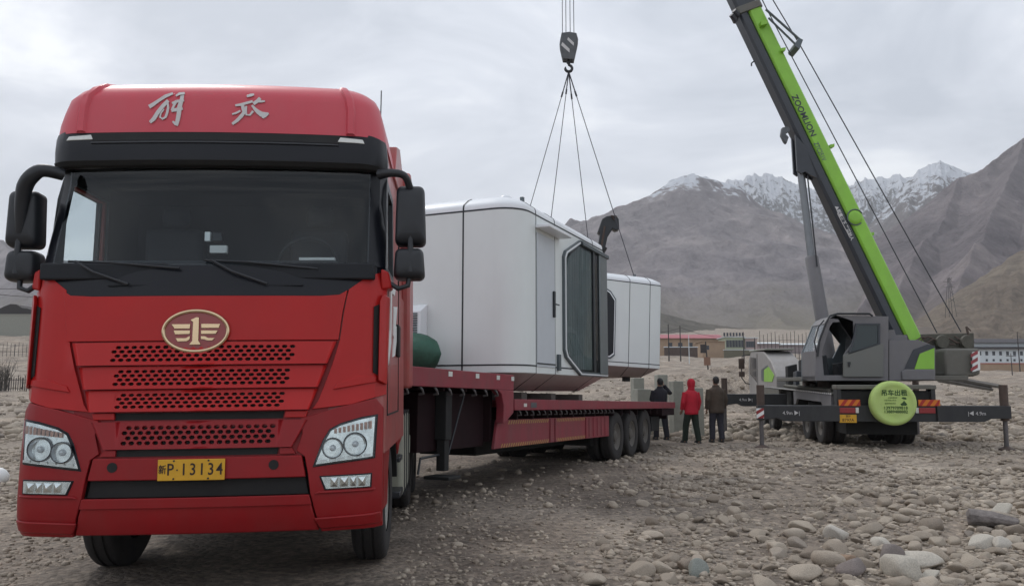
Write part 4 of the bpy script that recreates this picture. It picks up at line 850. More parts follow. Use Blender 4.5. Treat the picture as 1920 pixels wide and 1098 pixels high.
for sd in (1,-1):
    mg_ = MB(); f = lambda u,v,w_: (sd*(.80+w_), u, v)
    for y in (4.55,5.9):
        po = [(y+.60*cos(R(t)),.55+.56*sin(R(t))) for t in range(15,166,15)]; pi_ = [(y+.585*cos(R(t)),.55+.545*sin(R(t))) for t in range(165,14,-15)]; mg_.prism(po+pi_, f, 0, .44)
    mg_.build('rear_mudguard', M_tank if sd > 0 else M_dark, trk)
# ================================================================ trailer
TRY = R(-23.7); TRP = -.018      # yaw, and a slight nose-up pitch
trl = thing('lowbed_trailer', 'long dark red step-deck trailer behind the lorry cab with three axles', 'trailer', (-1.266,12.163,0), TRY, TRP)
M_steel2 = mat('worn_steel', (.12,.11,.11), .6, .3, var=.3)
def tbox(name, b_, m=M_trl, bev=.008, parent=None):
    q = MB(); [q.box(*k) for k in (b_ if isinstance(b_, list) else [b_])]; return q.build(name, m, parent or trl, bevel=bev)
tbox('gooseneck_deck', (-1.38,1.38,-3.75,-.02,1.56,1.645), M_trl)
tbox('gooseneck_rail', [(1.33,1.40,-3.75,.0,1.44,1.66),(-1.40,-1.33,-3.75,.0,1.44,1.66)], M_trl)
fn = lambda u,v,w_: (w_, u, v)
for x in (1.28,-1.40):
    q = MB(); q.prism([(-.55,1.44),(-.42,1.38),(-.34,1.22),(-.36,.98),(-.30,.98),(.0,1.12),(.0,1.44)], fn, x, x+.12)
    q.build('gooseneck_arm', M_trl, trl, bevel=.01)
tbox('gooseneck_beam', [(.35,.55,-3.6,-.1,1.02,1.56),(-.55,-.35,-3.6,-.1,1.02,1.56),(-1.2,1.2,-.36,-.30,.72,1.44),(-1.3,1.3,-3.7,-3.62,1.3,1.55)]+[(-1.33,1.33,y,y+.06,1.40,1.55) for y in (-3.2,-2.6,-2.0,-1.4,-.8)], M_trd)
tbox('dark_bulkhead', [(.56,1.10,-2.2,-.37,.66,1.38)], M_trd)
deck = tbox('low_deck', (-1.36,1.33,.0,10.65,1.20,1.30), M_trl)
tbox('deck_edge', [(1.33,1.41,.02,10.66,1.155,1.315),(-1.41,-1.33,.02,10.66,1.155,1.315)], M_trl)
tbox('main_beam', [(.40,.60,-.2,10.4,.72,1.19),(-.60,-.40,-.2,10.4,.72,1.19)]+[(-1.32,1.32,.3+.62*k,.36+.62*k,1.02,1.19) for k in range(17)], M_trd)
tbox('tail_frame', [(-1.35,1.39,9.25,10.62,.98,1.15),(-1.2,1.2,10.55,10.66,.88,1.15)], M_trd)
sk = MB()
sk.prism([(-.42,.62),(.0,.63),(5.05,.615),(5.05,1.02),(-.30,1.02)], fn, 1.24, 1.29)
skirt = sk.build('side_skirt', M_trl, trl, bevel=.01)
sk = MB(); sk.prism([(-.42,.62),(.0,.63),(5.05,.615),(5.05,1.02),(-.30,1.02)], fn, -1.29, -1.24); sk.build('side_skirt', M_trl, trl, bevel=.01)
tbox('skirt_frame', [(1.29,1.31,y,y+.05,.63,1.01) for y in (1.72,1.95,3.55)]+[(1.29,1.302,y,y+.02,.65,1.0) for y in (3.75,4.0,4.25,4.5,4.75)], M_trl, .003, skirt)
M_hy = mat('hazard_yellow', (.40,.25,.05), .6, var=.3, vscale=20, dirt=.3)
for y0, y1, zz in ((.05,1.65,.955),(2.0,3.5,.955),(-.2,1.65,.63),(2.0,3.55,.63)):
    hz_ = MB(); y = y0; k = 0
    while y < y1:
        w_ = .034 if k % 2 == 0 else .052; hz_.mi = k % 2; hz_.add([(1.2925,y,zz),(1.2925,y+w_,zz),(1.2925,y+w_+.04,zz+.055),(1.2925,y+.04,zz+.055)], [(0,1,2,3)]); y += w_; k += 1
    hz_.build('hazard_tape', [M_hy, M_trl], skirt, smooth=0)
for y in (-1.95,-1.2,-.55,-.05): tbox('reflector', [(1.402,1.406,y-.05,y+.05,1.575,1.635)], M_lampw, 0)
tbox('reflector', [(1.411,1.415,.35,.46,1.205,1.255)], M_lampw, 0); tbox('reflector', [(1.411,1.415,.62,.85,1.19,1.27)], M_block2 if 'M_block2' in globals() else M_blockm, 0)
for k in range(9): # rope hooks under the gooseneck edge
    h = MB(); y = -3.3+.34*k; h.tube([(1.36,y,1.45),(1.40,y,1.40),(1.40,y+.03,1.36),(1.34,y+.03,1.35)], .014, 6); h.build('rope_hook', M_steel2, trl)
for k in range(20):
    h = MB(); y = .25+.25*k; h.tube([(1.37,y,1.16),(1.40,y,1.12),(1.40,y+.02,1.085),(1.35,y+.02,1.08)], .011, 6); h.build('rope_hook', M_steel2, trl)
leg = tbox('landing_leg', [(1.10,1.26,-1.78,-1.62,.80,1.40),(1.12,1.24,-1.76,-1.64,.42,.82),(1.0,1.36,-1.86,-1.54,.32,.36)], M_dark, .01)
q = MB(); q.tube([(1.18,-1.62,.50),(1.18,-1.15,1.35)], .014, 6); q.tube([(1.18,-1.8,.62),(1.18,-2.25,.60),(1.18,-2.3,.42)], .016, 6); q.build('leg_brace', M_blk, leg)
tbox('landing_leg', [(-1.26,-1.10,-1.78,-1.62,.80,1.40),(-1.24,-1.12,-1.76,-1.64,.42,.82),(-1.36,-1.0,-1.86,-1.54,.32,.36)], M_dark, .01)
for y in (5.55,6.72,7.90):
    for sd in (1,-1): wheel(trl, sd*1.19, y, .50, .26, sd, dual=True, rim=M_rimd, z=.50+.0175*y)
    q = MB(); q.tube([(-1.0,y,.50+.0175*y),(1.0,y,.50+.0175*y)], .09, 8); q.build('axle', M_dark, trl)
    q = MB(); 
    q.prism([(y-.60,1.19),(y-.56,1.14),(y+.56,1.14),(y+.60,1.19)], fn, .9, 1.34); q.build('mudguard', M_trd, trl)
tbox('underdeck_shade_block', [(-.95,.95,4.9,8.7,.42,1.0),(-.5,.5,.6,4.6,.45,.75)], M_dark, .02)  # dark blocks added below the deck so the space there reads black
tbox('tool_box', [(.7,1.2,8.9,9.7,.6,.95)], M_dark, .01)

# ================================================================ cabins (module builder)
def cabin(name, label, cat, loc, yaw, rx, Ly, Wx, seams, rseam, win, z0=1.40):
    """box-shaped pod: side facing +x carries the door and window, y runs along it"""
    th = thing(name, label, cat, loc, yaw, rx)
    def ring(z, ins, r=.42, n=7):
        x0, x1, y0, y1 = -Wx+ins, -ins, ins, Ly-ins; r = max(.06, r-ins*.4); pts = []
        rs_ = {0:r,1:min(r,.10),2:min(r,.10),3:r}
        for k,(cx_,cy_,a0) in enumerate(((x1,y0,-90),(x1,y1,0),(x0,y1,90),(x0,y0,180))):
            q_ = rs_[k]; ccx = cx_-q_ if cx_ == x1 else cx_+q_; ccy = cy_+q_ if cy_ == y0 else cy_-q_
            for j in range(n+1): a = R(a0+90*j/n); pts.append((ccx+q_*cos(a), ccy+q_*sin(a), z))
        return pts
    H_ = {'b0':0,'b1':.27,'s0':.385,'s1':2.72,'r0':2.76,'r1':2.93}
    mb = MB(); mb.rings([ring(.01,.40),ring(.27,.012)]); mb.build('cabin_base', M_modb, th, smooth=45, bevel=.012)
    mb = MB(); mb.rings([ring(.272,.0),ring(2.712,.0)]); body = mb.build('cabin_wall', M_mod, th, smooth=50, bevel=.006)
    mb = MB(); mb.rings([ring(2.716,.004),ring(2.76,.005),ring(2.80,.02),ring(2.90,.17),ring(2.945,.28),ring(2.975,.55)]); roof_ = mb.build('cabin_roof', M_modr, th, smooth=60)
    sm = MB()
    for z in (.385,2.70):
        sm.rings([ring(z-.011,-.004),ring(z+.011,-.004)], cap=False); sm.rings([ring(z-.011,-.004),ring(z-.011,.01)], cap=False); sm.rings([ring(z+.011,-.004),ring(z+.011,.01)], cap=False)
    for y in seams:
        sm.box(-.01,.004,y-.008,y+.008,.27,2.70); sm.box(-Wx-.004,-Wx+.01,y-.008,y+.008,.27,2.70)
        pr = [(.003,2.70),(.001,2.765),(-.015,2.805),(-.165,2.905),(-.275,2.95),(-.56,2.98)]; 
        sm.rings([[(x,y-.007,z),(x,y+.007,z),(x-.01,y+.007,z-.02),(x-.01,y-.007,z-.02)] for x,z in pr])
        sm.rings([[(x,y-.007,z),(x,y+.007,z),(x-.03,y+.007,z),(x-.03,y-.007,z)] for x,z in ((-.398,.0),(-.006,.272))])
    for x in rseam:
        sm.box(x-.013,x+.013,-.004,.01,.27,2.70)
        pr = [(-.003,2.70),(-.001,2.765),(.015,2.805),(.165,2.905),(.275,2.95)]; sm.rings([[(x-.012,y,z),(x+.012,y,z),(x+.012,y+.02,z-.03),(x-.012,y+.02,z-.03)] for y,z in pr])
    sm.build('seam_strip', M_seam, th, smooth=0)
    for y in seams: pass
    return th, roof_
cab_z = 1.425
c1, rf1 = cabin('prefab_cabin', 'large white rounded prefab cabin resting on the red trailer with door and hexagonal window', 'cabin', (0,0,0), TRY, TRP, 4.28, 3.25, (.66,1.50,3.55), (-.945,), None)
# place so that its local origin is the near corner of the side along the trailer
o_w = Matrix.Translation((-1.266,12.163,0)) @ Euler((TRP,0,TRY)).to_matrix().to_4x4() @ Vector((1.40,.20,cab_z)); c1.location = o_w; c1.rotation_euler = (-.003,0,TRY); c1.scale = (1,1,1.027); MW[c1.name] = Matrix.Translation(o_w) @ Euler((-.003,0,TRY)).to_matrix().to_4x4() @ Matrix.Diagonal((1,1,1.027,1))
X = lambda u,v,w_: (w_, u-.20, v-cab_z)
def cb(name, poly, a, b_, m, parent=c1, bev=.004, smooth=35): q = MB(); q.prism(poly, X, a, b_); return q.build(name, m, parent, bevel=bev, smooth=smooth)
dr = cb('door', [(.885,1.80),(1.675,1.80),(1.675,3.86),(.885,3.86)], .0, .012, M_door)
cb('door_sill', [(.885,1.84),(1.675,1.84),(1.675,1.86),(.885,1.86)], .012, .02, M_seam, dr, 0)
cb('door_handle', [(1.56,2.60),(1.62,2.60),(1.62,3.02),(1.56,3.02)], .012, .05, M_seam, dr, .008)
cb('door_knob', [(1.60,2.80),(1.74,2.80),(1.74,2.82),(1.60,2.82)], .05, .07, M_seam, dr, .004)
cb('door_awning', [(.84,3.92),(1.90,3.92),(1.90,3.97),(.84,3.97)], .004, .24, M_modr, c1, .008)
cb('junction_box', [(1.76,1.76),(1.86,1.76),(1.86,2.02),(1.76,2.02)], .0, .05, M_greyf)
hexo = [(2.05,2.10),(2.05,3.66),(2.14,3.77),(2.93,4.08),(4.50,4.06),(4.50,1.70),(2.88,1.70),(2.14,1.98)]
hexi = [(2.13,2.12),(2.13,3.63),(2.19,3.71),(2.95,4.01),(4.50,3.99),(4.50,1.77),(2.90,1.77),(2.19,2.04)]
def ringplate(name, po, pi_, a, b_, m, parent=c1):
    q = MB(); n = len(po); vs = [X(*p,b_) for p in po]+[X(*p,b_) for p in pi_]+[X(*p,a) for p in po]+[X(*p,a) for p in pi_]
    q.add(vs, [(k,(k+1)%n,n+(k+1)%n,n+k) for k in range(n)]+[(k,2*n+k,2*n+(k+1)%n,(k+1)%n) for k in range(n)]+[(n+k,n+(k+1)%n,3*n+(k+1)%n,3*n+k) for k in range(n)]); return q.build(name, m, parent, smooth=0)
sh_ = lambda p,c_,k: [(c_[0]+(a-c_[0])*k, c_[1]+(b_-c_[1])*k) for a,b_ in p]
wf = ringplate('window_frame', hexo, hexi, -.002, .045, M_greyf)
cc_ = (4.5,2.9)
ringplate('frame_trim', sh_(hexo,cc_,.985), sh_(hexo,cc_,.968), .045, .052, M_modr, wf)
gq = cb('window_pane', hexi, .034, .037, M_glass, wf, 0)
cb('window_back', hexi, -.001, .004, M_int, wf, 0)
cu = MB(); nn = 90; rows_ = [(1.85),(2.9),(3.9)]
def top_at(u): return 3.63+(u-2.13)*.46 if u < 2.95 else 3.98
def bot_at(u): return 2.10-(u-2.13)*.44 if u < 2.90 else 1.79
L_ = [[],[]]
for k in range(nn+1):
    u = 2.15+1.62*k/nn; w_ = .018+.009*sin(k*.9)+.004*sin(k*2.3+1); L_[0].append(X(u,bot_at(u)+.02,w_)); L_[1].append(X(u,top_at(u)-.03,w_))
cu.rings(L_, closed=False); cu.build('curtain', M_curt, wf, smooth=80)
cb('mullion', [(3.60,1.78),(3.70,1.78),(3.70,3.99),(3.60,3.99)], .038, .06, M_seam, wf)
cb('corner_post', [(3.98,1.74),(4.47,1.74),(4.47,4.02),(3.98,4.02)], .038, .065, mat('post_grey',(.17,.19,.195),.35,.3,var=.1), wf, .01)
cb('window_hood', [(2.90,4.06),(4.54,4.04),(4.54,3.97),(2.94,3.99)], .0, .09, M_greyf, wf, .006)
# ventilation louvre on the end facing the cab
lv = MB(); E_ = lambda x,y,z: (x-1.40, y, z-cab_z)
lv.hexa([E_(-.95,-.22,2.10),E_(-.16,-.22,2.10),E_(-.16,-.002,2.10),E_(-.95,-.002,2.10),E_(-.95,-.22,2.62),E_(-.16,-.22,2.62),E_(-.16,-.002,2.74),E_(-.95,-.002,2.74)]); lo_ = lv.build('vent_hood', M_modr, c1, bevel=.006)
lv = MB()
for k in range(13): z = 2.14+.036*k; lv.hexa([E_(-.90,-.238,z),E_(-.21,-.238,z),E_(-.21,-.22,z+.004),E_(-.90,-.22,z+.004),E_(-.90,-.236,z+.012),E_(-.21,-.236,z+.012),E_(-.21,-.219,z+.026),E_(-.90,-.219,z+.026)])
lv.build('vent_slats', M_greyf, lo_, smooth=0)
dm = MB(); dm.lathe([(0,.10),(.06,.095),(.10,.06),(.11,.0)], lambda a,b_,h: (-.50+a,.62+b_,2.945+h), 20); dm.build('roof_vent', M_modr, c1, smooth=60)
dm = MB(); dm.box(-.36,-.30,.86,.92,2.93,3.06); dm.build('lifting_lug', M_greyf, c1, bevel=.005)
# packing blocks between cabin and deck
for y in (1.0,2.3,3.75):
    bl_ = MB(); bl_.box(.55,1.1,y,y+.22,1.302,1.432-.003); o = bl_.build('timber_block', M_wood, None, bevel=.008); o.matrix_world = MW[trl.name].copy()
    tag(o, {1.0:'dark timber block under the near end of the trailer cabin', 2.3:'dark timber block under the middle of the trailer cabin', 3.75:'dark timber block under the far end of the trailer cabin'}[y], 'block', 'packing blocks under the cabin on the trailer')
# green bundle
gb = MB(); rs = []
for k in range(15):
    t = k/14; r_ = .31*sqrt(max(.0,1-abs(2*t-1)**3.2))+.02; rs.append([(-1.35+1.72*t, .0+r_*1.0*cos(a)*(1+.05*sin(3*a+t*7)), r_*.98*sin(a)*(1+.06*sin(5*a+t*9))) for a in [2*pi*j/18 for j in range(18)]])
gb.rings(rs); g_ = gb.build('tarp_bundle', M_green, None, smooth=70); g_.matrix_world = MW[trl.name] @ Matrix.Translation((.05,-.42,1.96)); tag(g_, 'rolled dark green tarpaulin bundle lying on the front of the red trailer', 'tarpaulin')
# hanging cabin
a2 = R(25); e1 = Vector((cos(a2), sin(a2), 0)); pr_ = P(1237,610,23.3)
# face along local y; +x is the side towards the camera: yaw maps (0,1)->e1 direction
yaw2 = math.atan2(-e1.x, e1.y); L2 = 4.4
base2 = Vector((pr_.x, pr_.y, 0))-e1*L2; base2.z = 1.97
c2 = None
yaw2 = math.atan2(-e1.x, e1.y)
c2, rf2 = cabin('prefab_cabin', 'white prefab cabin hanging level from the crane slings behind the first one', 'cabin', tuple(base2), yaw2, -.045, L2, 3.25, (L2-.42,L2-1.12,.9), (), None)
X2 = lambda u,v,w_: (w_, u, v)
wp = [(.9+.3,.46),(2.66,.46),(2.80,.56),(2.80,2.16),(2.62,2.38),(2.2,2.58),(1.2,2.58)]
q = MB(); q.prism(wp, X2, -.002, .05); w2 = q.build('window_frame', M_greyf, c2, bevel=.01)
cw = (1.9,1.5); q = MB(); q.prism(sh_(wp,cw,.955), X2, .05, .062); q.build('frame_trim', M_modr, w2); q = MB(); q.prism(sh_(wp,cw,.925), X2, .062, .068); q.build('window_pane', M_blkg, w2)
ft = MB()
for y in (.9,2.2,3.5): ft.box(-.65,-.5,y,y+.18,-.12,.012); ft.box(-2.6,-2.45,y,y+.18,-.12,.012)
ft.build('cabin_foot', M_dark, c2)
dp = MB(); dp.box(-.9,-.15,L2,L2+.05,.35,1.5); dp.build('end_board', M_modr, c2, bevel=.005)
# ================================================================ slings, hook block
HX, HY = 1.76, 23.84
hk = thing('hook_block', 'grey crane hook block with diagonal stripes hanging over the cabins', 'hook block', (HX,HY,11.60))
q = MB(); f = lambda u,v,w_: (u, w_, v)
side = [(-.17,.0),(.17,-.03),(.28,.45),(.29,.62),(.24,.82),(.02,.86),(-.22,.83),(-.27,.60),(-.26,.42)]
for a, b_ in ((-.17,-.13),(-.04,.04),(.13,.17)): q.prism(side, f, a, b_)
q.build('side_plates', M_blockm, hk, bevel=.008)
for k in range(4):
    s_ = MB(); s_.lathe([(.05,-.03),(.24,-.03),(.25,-.02),(.22,-.008),(.22,.008),(.25,.02),(.24,.03),(.05,.03)], lambda a,b_,h: (a*.93, -.12+.08*k+h, .5+b_), 24); s_.build('sheave', M_oliv, hk)
s_ = MB()
for a in (.0,.0): pass
s_.prism([(-.24,.42),(-.20,.52),(.02,.30),(.02,.18)], f, -.176, -.171); s_.prism([(-.05,.60),(-.02,.68),(.16,.50),(.15,.40)], f, -.176, -.171); s_.build('stripes', M_silver, hk, smooth=0)
s_ = MB(); s_.tube([(0,0,.03),(0,0,-.10)], .06, 10)
pts = [(0,-.08)]+[(.0+.105*cos(R(a))-.0, -.255+.105*sin(R(a))) for a in range(80,-215,-18)]; rs_ = [.045]+[.048-.016*abs(k/17-.45) for k in range(len(pts)-1)]; rs_[-1] = .018; rs_[-2] = .028
s_.tube([(x,0,z) for x,z in pts], rs_, 10); s_.build('hook', M_blk, hk, smooth=60)
for k in range(4): pass
top = Vector((HX,HY,11.60-.36))
MW2 = MW[c2.name]
apx = [MW2 @ Vector(p) for p in ((-.45,.75,2.96),(-.45,3.72,2.96),(-2.8,.75,2.96),(-2.8,3.72,2.96))]
for k,(p,lb) in enumerate(zip(apx, ('wire sling running to the hidden near left corner of the hanging cabin','wire sling running to the near right corner of the hanging cabin','leftmost wire sling below the crane hook','rightmost visible wire sling ending at the back of the hanging cabin roof'))):
    s_ = MB(); d = (p-top); s_.tube([top, top+d*.10], .020, 6); s_.tube([top+d*.10, top+d*.125], .030, 6); s_.tube([top+d*.125, p], .0125, 6); tag(s_.build('lifting_sling', M_rope, None), lb, 'sling', 'slings below the crane hook')
for y in (.75,3.72):
    for x in (-.45,-2.8): s_ = MB(); s_.box(x-.05,x+.05,y-.02,y+.02,2.90,3.03); s_.build('lifting_lug', M_greyf, c2)

# ================================================================ mobile crane
CY = R(-6.3); CP = .026
cr = thing('mobile_crane', 'green and black mobile crane on outriggers with raised telescopic boom', 'crane', (9.19,19.7,0), CY, CP)
CM = MW[cr.name]
def cbx(name, bx_, m, bev=.008, parent=None, smooth=35): 
    q = MB(); [q.box(*k) for k in (bx_ if isinstance(bx_, list) else [bx_])]; return q.build(name, m, parent or cr, bevel=bev, smooth=smooth)
cbx('crane_shade_block', [(-.85,.85,.6,4.3,.32,.98),(-.6,.6,4.4,10.5,.45,.9)], M_dark)  # dark mass added between the wheels to deepen the shade underneath
cbx('carrier_frame', [(-.5,.5,.1,11.6,.75,1.30),(-1.15,1.05,.05,.5,.68,1.40),(-1.1,1.1,5.3,5.9,.70,1.25)], M_dark)
cbx('rear_frame', [(-1.25,1.10,-.06,.30,.68,1.07),(-1.22,-1.12,-.02,.3,1.07,1.56),(.98,1.08,-.02,.3,1.07,1.56),(-1.12,.98,.12,.30,1.07,1.42)], M_beam)
cbx('rear_deck_edge', [(-1.24,1.10,-.04,.34,1.46,1.56)], M_conc2 if 'M_conc2' in globals() else M_grey2, .015)
cbx('carrier_deck', [(-1.25,1.20,.34,8.8,1.31,1.355)], M_grey2)
dk = MB()
for k in range(46): y = .36+.18*k; dk.box(-1.262,-1.250,y,y+.10,1.315,1.352)
dk.build('tread_edge', M_silver, cr, smooth=0)
q = MB(); fn2 = lambda u,v,w_: (w_, u, v)
fen = [(.40,.92),(.40,1.30),(4.35,1.30),(4.35,.90),(4.10,.92),(3.95,1.08),(1.35,1.10),(1.10,.92)]
for x in (-1.25,1.18): q = MB(); q.prism(fen, fn2, x, x+.06); q.build('side_fender', M_grey, cr, bevel=.006)
for x in (-1.24,1.16): q = MB(); q.prism([(6.4,.95),(6.4,1.30),(8.8,1.30),(8.8,.95)], fn2, x, x+.06); q.build('side_locker', M_grey2, cr, bevel=.006)
for y in (1.95,3.35,8.1,9.6):
    for sd in (1,-1): wheel(cr, sd*1.02, y, .50, .27, sd, dual=y < 5, rim=M_rimd, z=.50-CP*y+.02)
# outriggers
def outrig(y, zl, xL, xR):
    t = zl
    o = MB(); o.prism([(xL,t+.0),(xL,t+.36),(-1.20,t+.36),(-1.20,t-.02),(xL+.62,t-.02),(xL+.45,t+.06)], lambda u,v,w_: (u,w_,v), y-.14, y+.14)
    lo = o.build('outrigger_beam', M_beam, cr, bevel=.01)
    o = MB(); o.prism([(1.06,t-.02),(1.06,t+.36),(xR,t+.36),(xR,t+.06),(xR-.45,t+.06),(xR-.62,t-.02)], lambda u,v,w_: (u,w_,v), y-.14, y+.14)
    ro = o.build('outrigger_beam', M_beam, cr, bevel=.01)
    for x, b_ in ((xL+.09,lo),(xR-.09,ro)):
        j = MB(); j.tube([(x,y,t+.0),(x,y,t+.86)], .095, 12); jo = j.build('jack_housing', M_rust, b_, bevel=.006)
        zb_ = -CP*y+.03
        j = MB(); j.tube([(x,y,t+.02),(x,y,zb_+.05)], .052, 12); j.build('jack_leg', M_steel2, b_)
        j = MB(); j.lathe([(0,.07),(.06,.07),(.17,.02),(.18,-.03),(0,-.03)], lambda a,c_,h: (x+a,y+c_,zb_+h), 16); j.build('jack_foot', M_rust, b_)
    return lo, ro
lo1, ro1 = outrig(.02, .705, -3.13, 2.74)
lo2, ro2 = outrig(5.6, .81, -3.17, 2.8)
st_ = MB(); fs = lambda u,v,w_: (u,w_,v)
st_.prism([(-3.18,.76),(-3.0,.76),(-3.0,1.0),(-3.18,1.0)], fs, -.145, -.135); sp = st_.build('striped_plate', M_white, lo1)
st_ = MB(); st_.prism([(-3.18,.84),(-3.18,.93),(-3.05,1.0),(-3.0,1.0),(-3.0,.955)], fs, -.149, -.146); st_.prism([(-3.16,.76),(-3.0,.86),(-3.0,.78),(-3.03,.76)], fs, -.149, -.146); st_.build('stripes', M_lred, sp, smooth=0)
def cm(x,y,z,back=True): return frame_m((x,y,z),(1,0,0),(0,0,1))
text('4.9m ▶|', .12, M_silver, lo1, cm(-2.35,-.1215-.022,.885), .001); text('|◀ 4.9m', .12, M_silver, ro1, cm(1.95,-.1215-.022,.885), .001); text('4.9m ▶|', .12, M_silver, lo2, cm(-2.45,5.6-.144,.99), .001)
# rear lights, plate
for x0 in (-1.20,.65):
    q = MB(); q.box(x0,x0+.50,-.085,-.065,1.06,1.21); hb = q.build('hatch_board', M_org, cr, bevel=.003)
    q = MB()
    for k in (0,1,2): xx = x0+.02+.19*k-(.04 if x0 > 0 else 0); q.prism([(max(x0,min(xx,x0+.5)),1.06),(max(x0,min(xx+.09,x0+.5)),1.06),(max(x0,min(xx+.20,x0+.5)),1.21),(max(x0,min(xx+.11,x0+.5)),1.21)], fs, -.089, -.0855)
    q.build('hatch_stripes', M_hred, hb, smooth=0)
    q = MB(); q.box(x0+.0,x0+.38,-.10,-.065,.885,1.02); tl = q.build('tail_lamp', M_lred, cr, bevel=.008)
    q = MB(); xw = x0+.385 if x0 < 0 else x0-.075; q.box(xw,xw+.07,-.10,-.065,.89,1.02); q.build('reversing_lamp', M_lampw, tl, bevel=.006)
q = MB(); q.box(-1.205,-.80,-.085,-.07,.655,.85); pt = q.build('number_plate', M_plate, cr, bevel=.003)
text('新P', .075, M_pblk, pt, cm(-1.00,-.087,.805), .0008); text('8797A', .105, M_pblk, pt, cm(-1.00,-.087,.715), .0008, bold=.001)
# spare wheel in its printed cover
q = MB(); q.lathe([(0,.245),(.30,.250),(.40,.240),(.425,.255),(.475,.25),(.515,.225),(.53,.19),(.53,.02),(.50,-.04),(.40,-.06),(0,-.06)], lambda a,c_,h: (.0+a,-.12-h,1.135+c_), 48); cv = q.build('spare_wheel_cover', M_cover, cr, smooth=50)
cvm = lambda x,z: frame_m((x,-.3725,z),(1,0,0),(0,0,1))
text('吊车出租', .150, M_ink, cv, cvm(.0,1.375), .0008, bold=.004)
text('中国西藏阿里', .036, M_ink, cv, cvm(-.04,1.265), .0005); text('工程吊装土石方', .042, M_ink, cv, cvm(-.10,1.205), .0005); text('服务热线电话', .042, M_ink, cv, cvm(-.10,1.13), .0005)
text('13979709818', .100, M_ink, cv, cvm(.02,1.025), .0008, bold=.002); text('13889488882', .100, M_ink, cv, cvm(.02,.935), .0008, bold=.002)
em = MB()
for pl in ([(.16,1.26),(.20,1.285),(.26,1.275),(.285,1.24),(.25,1.225),(.20,1.235)],[(.13,1.12),(.18,1.15),(.22,1.20),(.25,1.16),(.29,1.11),(.25,1.08),(.20,1.085),(.16,1.075)]): em.prism(pl, lambda u,v,w_: (u,w_,v), -.3732, -.3700)
em.build('logo', M_ink, cv, smooth=0)
# carrier cab (front, far end)
q = MB(); q.prism([(6.6,1.32),(6.6,1.70),(7.4,2.2),(8.6,2.56),(11.0,2.62),(11.5,2.3),(11.65,1.5),(11.5,.95),(9.9,.95),(9.2,1.32)], fn2, -1.25, -.30); cc = q.build('driver_cab', M_cabw, cr, bevel=.04, seg=3)
def cpx(px,py,x=-1.252):   # pixel -> (y,z) on the left flank of the carrier
    u = (px-960)/FP; v = (549-py)/FP; d = Vector((u, cos(PITCH)-v*sin(PITCH), sin(PITCH)+v*cos(PITCH))); I = CM.inverted(); o = I @ Vector((0,0,CH)); dd = I.to_3x3() @ d; k = (x-o.x)/dd.x; p = o+dd*k; return (p.y, p.z)
pent = [cpx(*p) for p in ((1433,715),(1433,693),(1441,687),(1452,703),(1448,715.5))]; q = MB(); q.prism(pent, fn2, -1.262, -1.251); q.build('green_flash', M_lime, cc, smooth=0)
pent = [cpx(*p) for p in ((1428,713),(1427,693),(1439,684),(1441,686.5),(1432,693),(1432,714))]; q = MB(); q.prism(pent, fn2, -1.258, -1.2505); q.build('dark_flash', M_greyf, cc, smooth=0)
q = MB(); q.prism([(9.95,1.45),(9.95,2.35),(11.1,2.4),(11.35,1.9),(11.3,1.75),(10.6,1.6)], fn2, -1.256, -1.2505); q.build('cab_window', M_win, cc)
q = MB(); q.box(-1.258,-1.2505,9.75,9.80,1.0,2.5); q.build('door_gap', M_dark, cc)
q = MB(); q.box(-1.28,-.28,8.2,11.2,2.60,2.66); q.build('cab_roof', M_conc, cc, bevel=.02)
for (za,zb_) in ((1.95,2.35),(1.65,1.85)): q = MB(); q.box(-1.66,-1.44,11.3,11.38,za,zb_); q.build('wing_mirror', M_rust, cc, bevel=.02)
q = MB(); q.tube([(-1.2,11.4,2.5),(-1.5,11.42,2.45),(-1.55,11.36,2.1),(-1.55,11.36,1.6),(-1.4,11.4,1.4),(-1.2,11.4,1.35)], .022, 6); q.build('mirror_arm', M_blk, cc)
# gear stowed on the deck
gr = random.Random(8)
for k,(x,y,z,sx_,sy_,sz_,m) in enumerate(((-.9,6.0,1.36,.35,.30,.42,M_grey2),(-.5,5.2,1.36,.5,.5,.70,M_bank),(-.95,4.4,1.36,.25,.8,.28,M_conc),(-.9,3.4,1.36,.3,.7,.18,M_wood),(-.2,4.0,1.36,.5,.6,.55,M_grey2),(-.95,2.5,1.36,.28,.3,.30,M_rust),(-.5,6.4,1.36,.6,.4,.95,M_dark),(-1.1,5.6,1.36,.3,.4,.75,M_dark),(-1.05,4.9,1.36,.35,.3,.55,M_navy),(-1.0,3.9,1.36,.3,.4,.5,M_rust),(-.7,4.6,1.36,.4,.5,.85,M_dark),(.3,5.6,1.36,.5,.5,1.0,M_rust),(-.15,7.4,1.36,.8,1.6,.85,M_grey2),(.2,4.6,1.36,.35,.35,1.15,M_grey2),(-.75,5.0,1.36,.25,.35,.62,M_whw),(-.35,3.1,1.36,.3,.4,.45,M_conc))):
    q = MB(); q.hexa([(x,y,z),(x+sx_,y,z),(x+sx_,y+sy_,z),(x,y+sy_,z)]+[(x+gr.uniform(0,.1),y+gr.uniform(0,.1),z+sz_*gr.uniform(.8,1)),(x+sx_-gr.uniform(0,.1),y,z+sz_),(x+sx_,y+sy_,z+sz_*gr.uniform(.75,1)),(x,y+sy_,z+sz_*.9)]); q.build('deck_gear', m, cr, bevel=.02)
q = MB(); q.tube([(-1.15,.9,1.40),(-1.15,5.9,1.42)], .05, 8); q.tube([(-1.0,1.1,1.42),(-.95,6.2,1.44)], .035, 8); q.build('deck_pipe', M_oliv, cr)
q = MB()
for k in range(3): q.tube([(-.5+.12*cos(t)*(1+.1*k), 5.0-.1*k, 1.75+.28*sin(t)) for t in [2*pi*j/16 for j in range(17)]], .03, 6)
q.build('hose_coil', M_rust, cr)
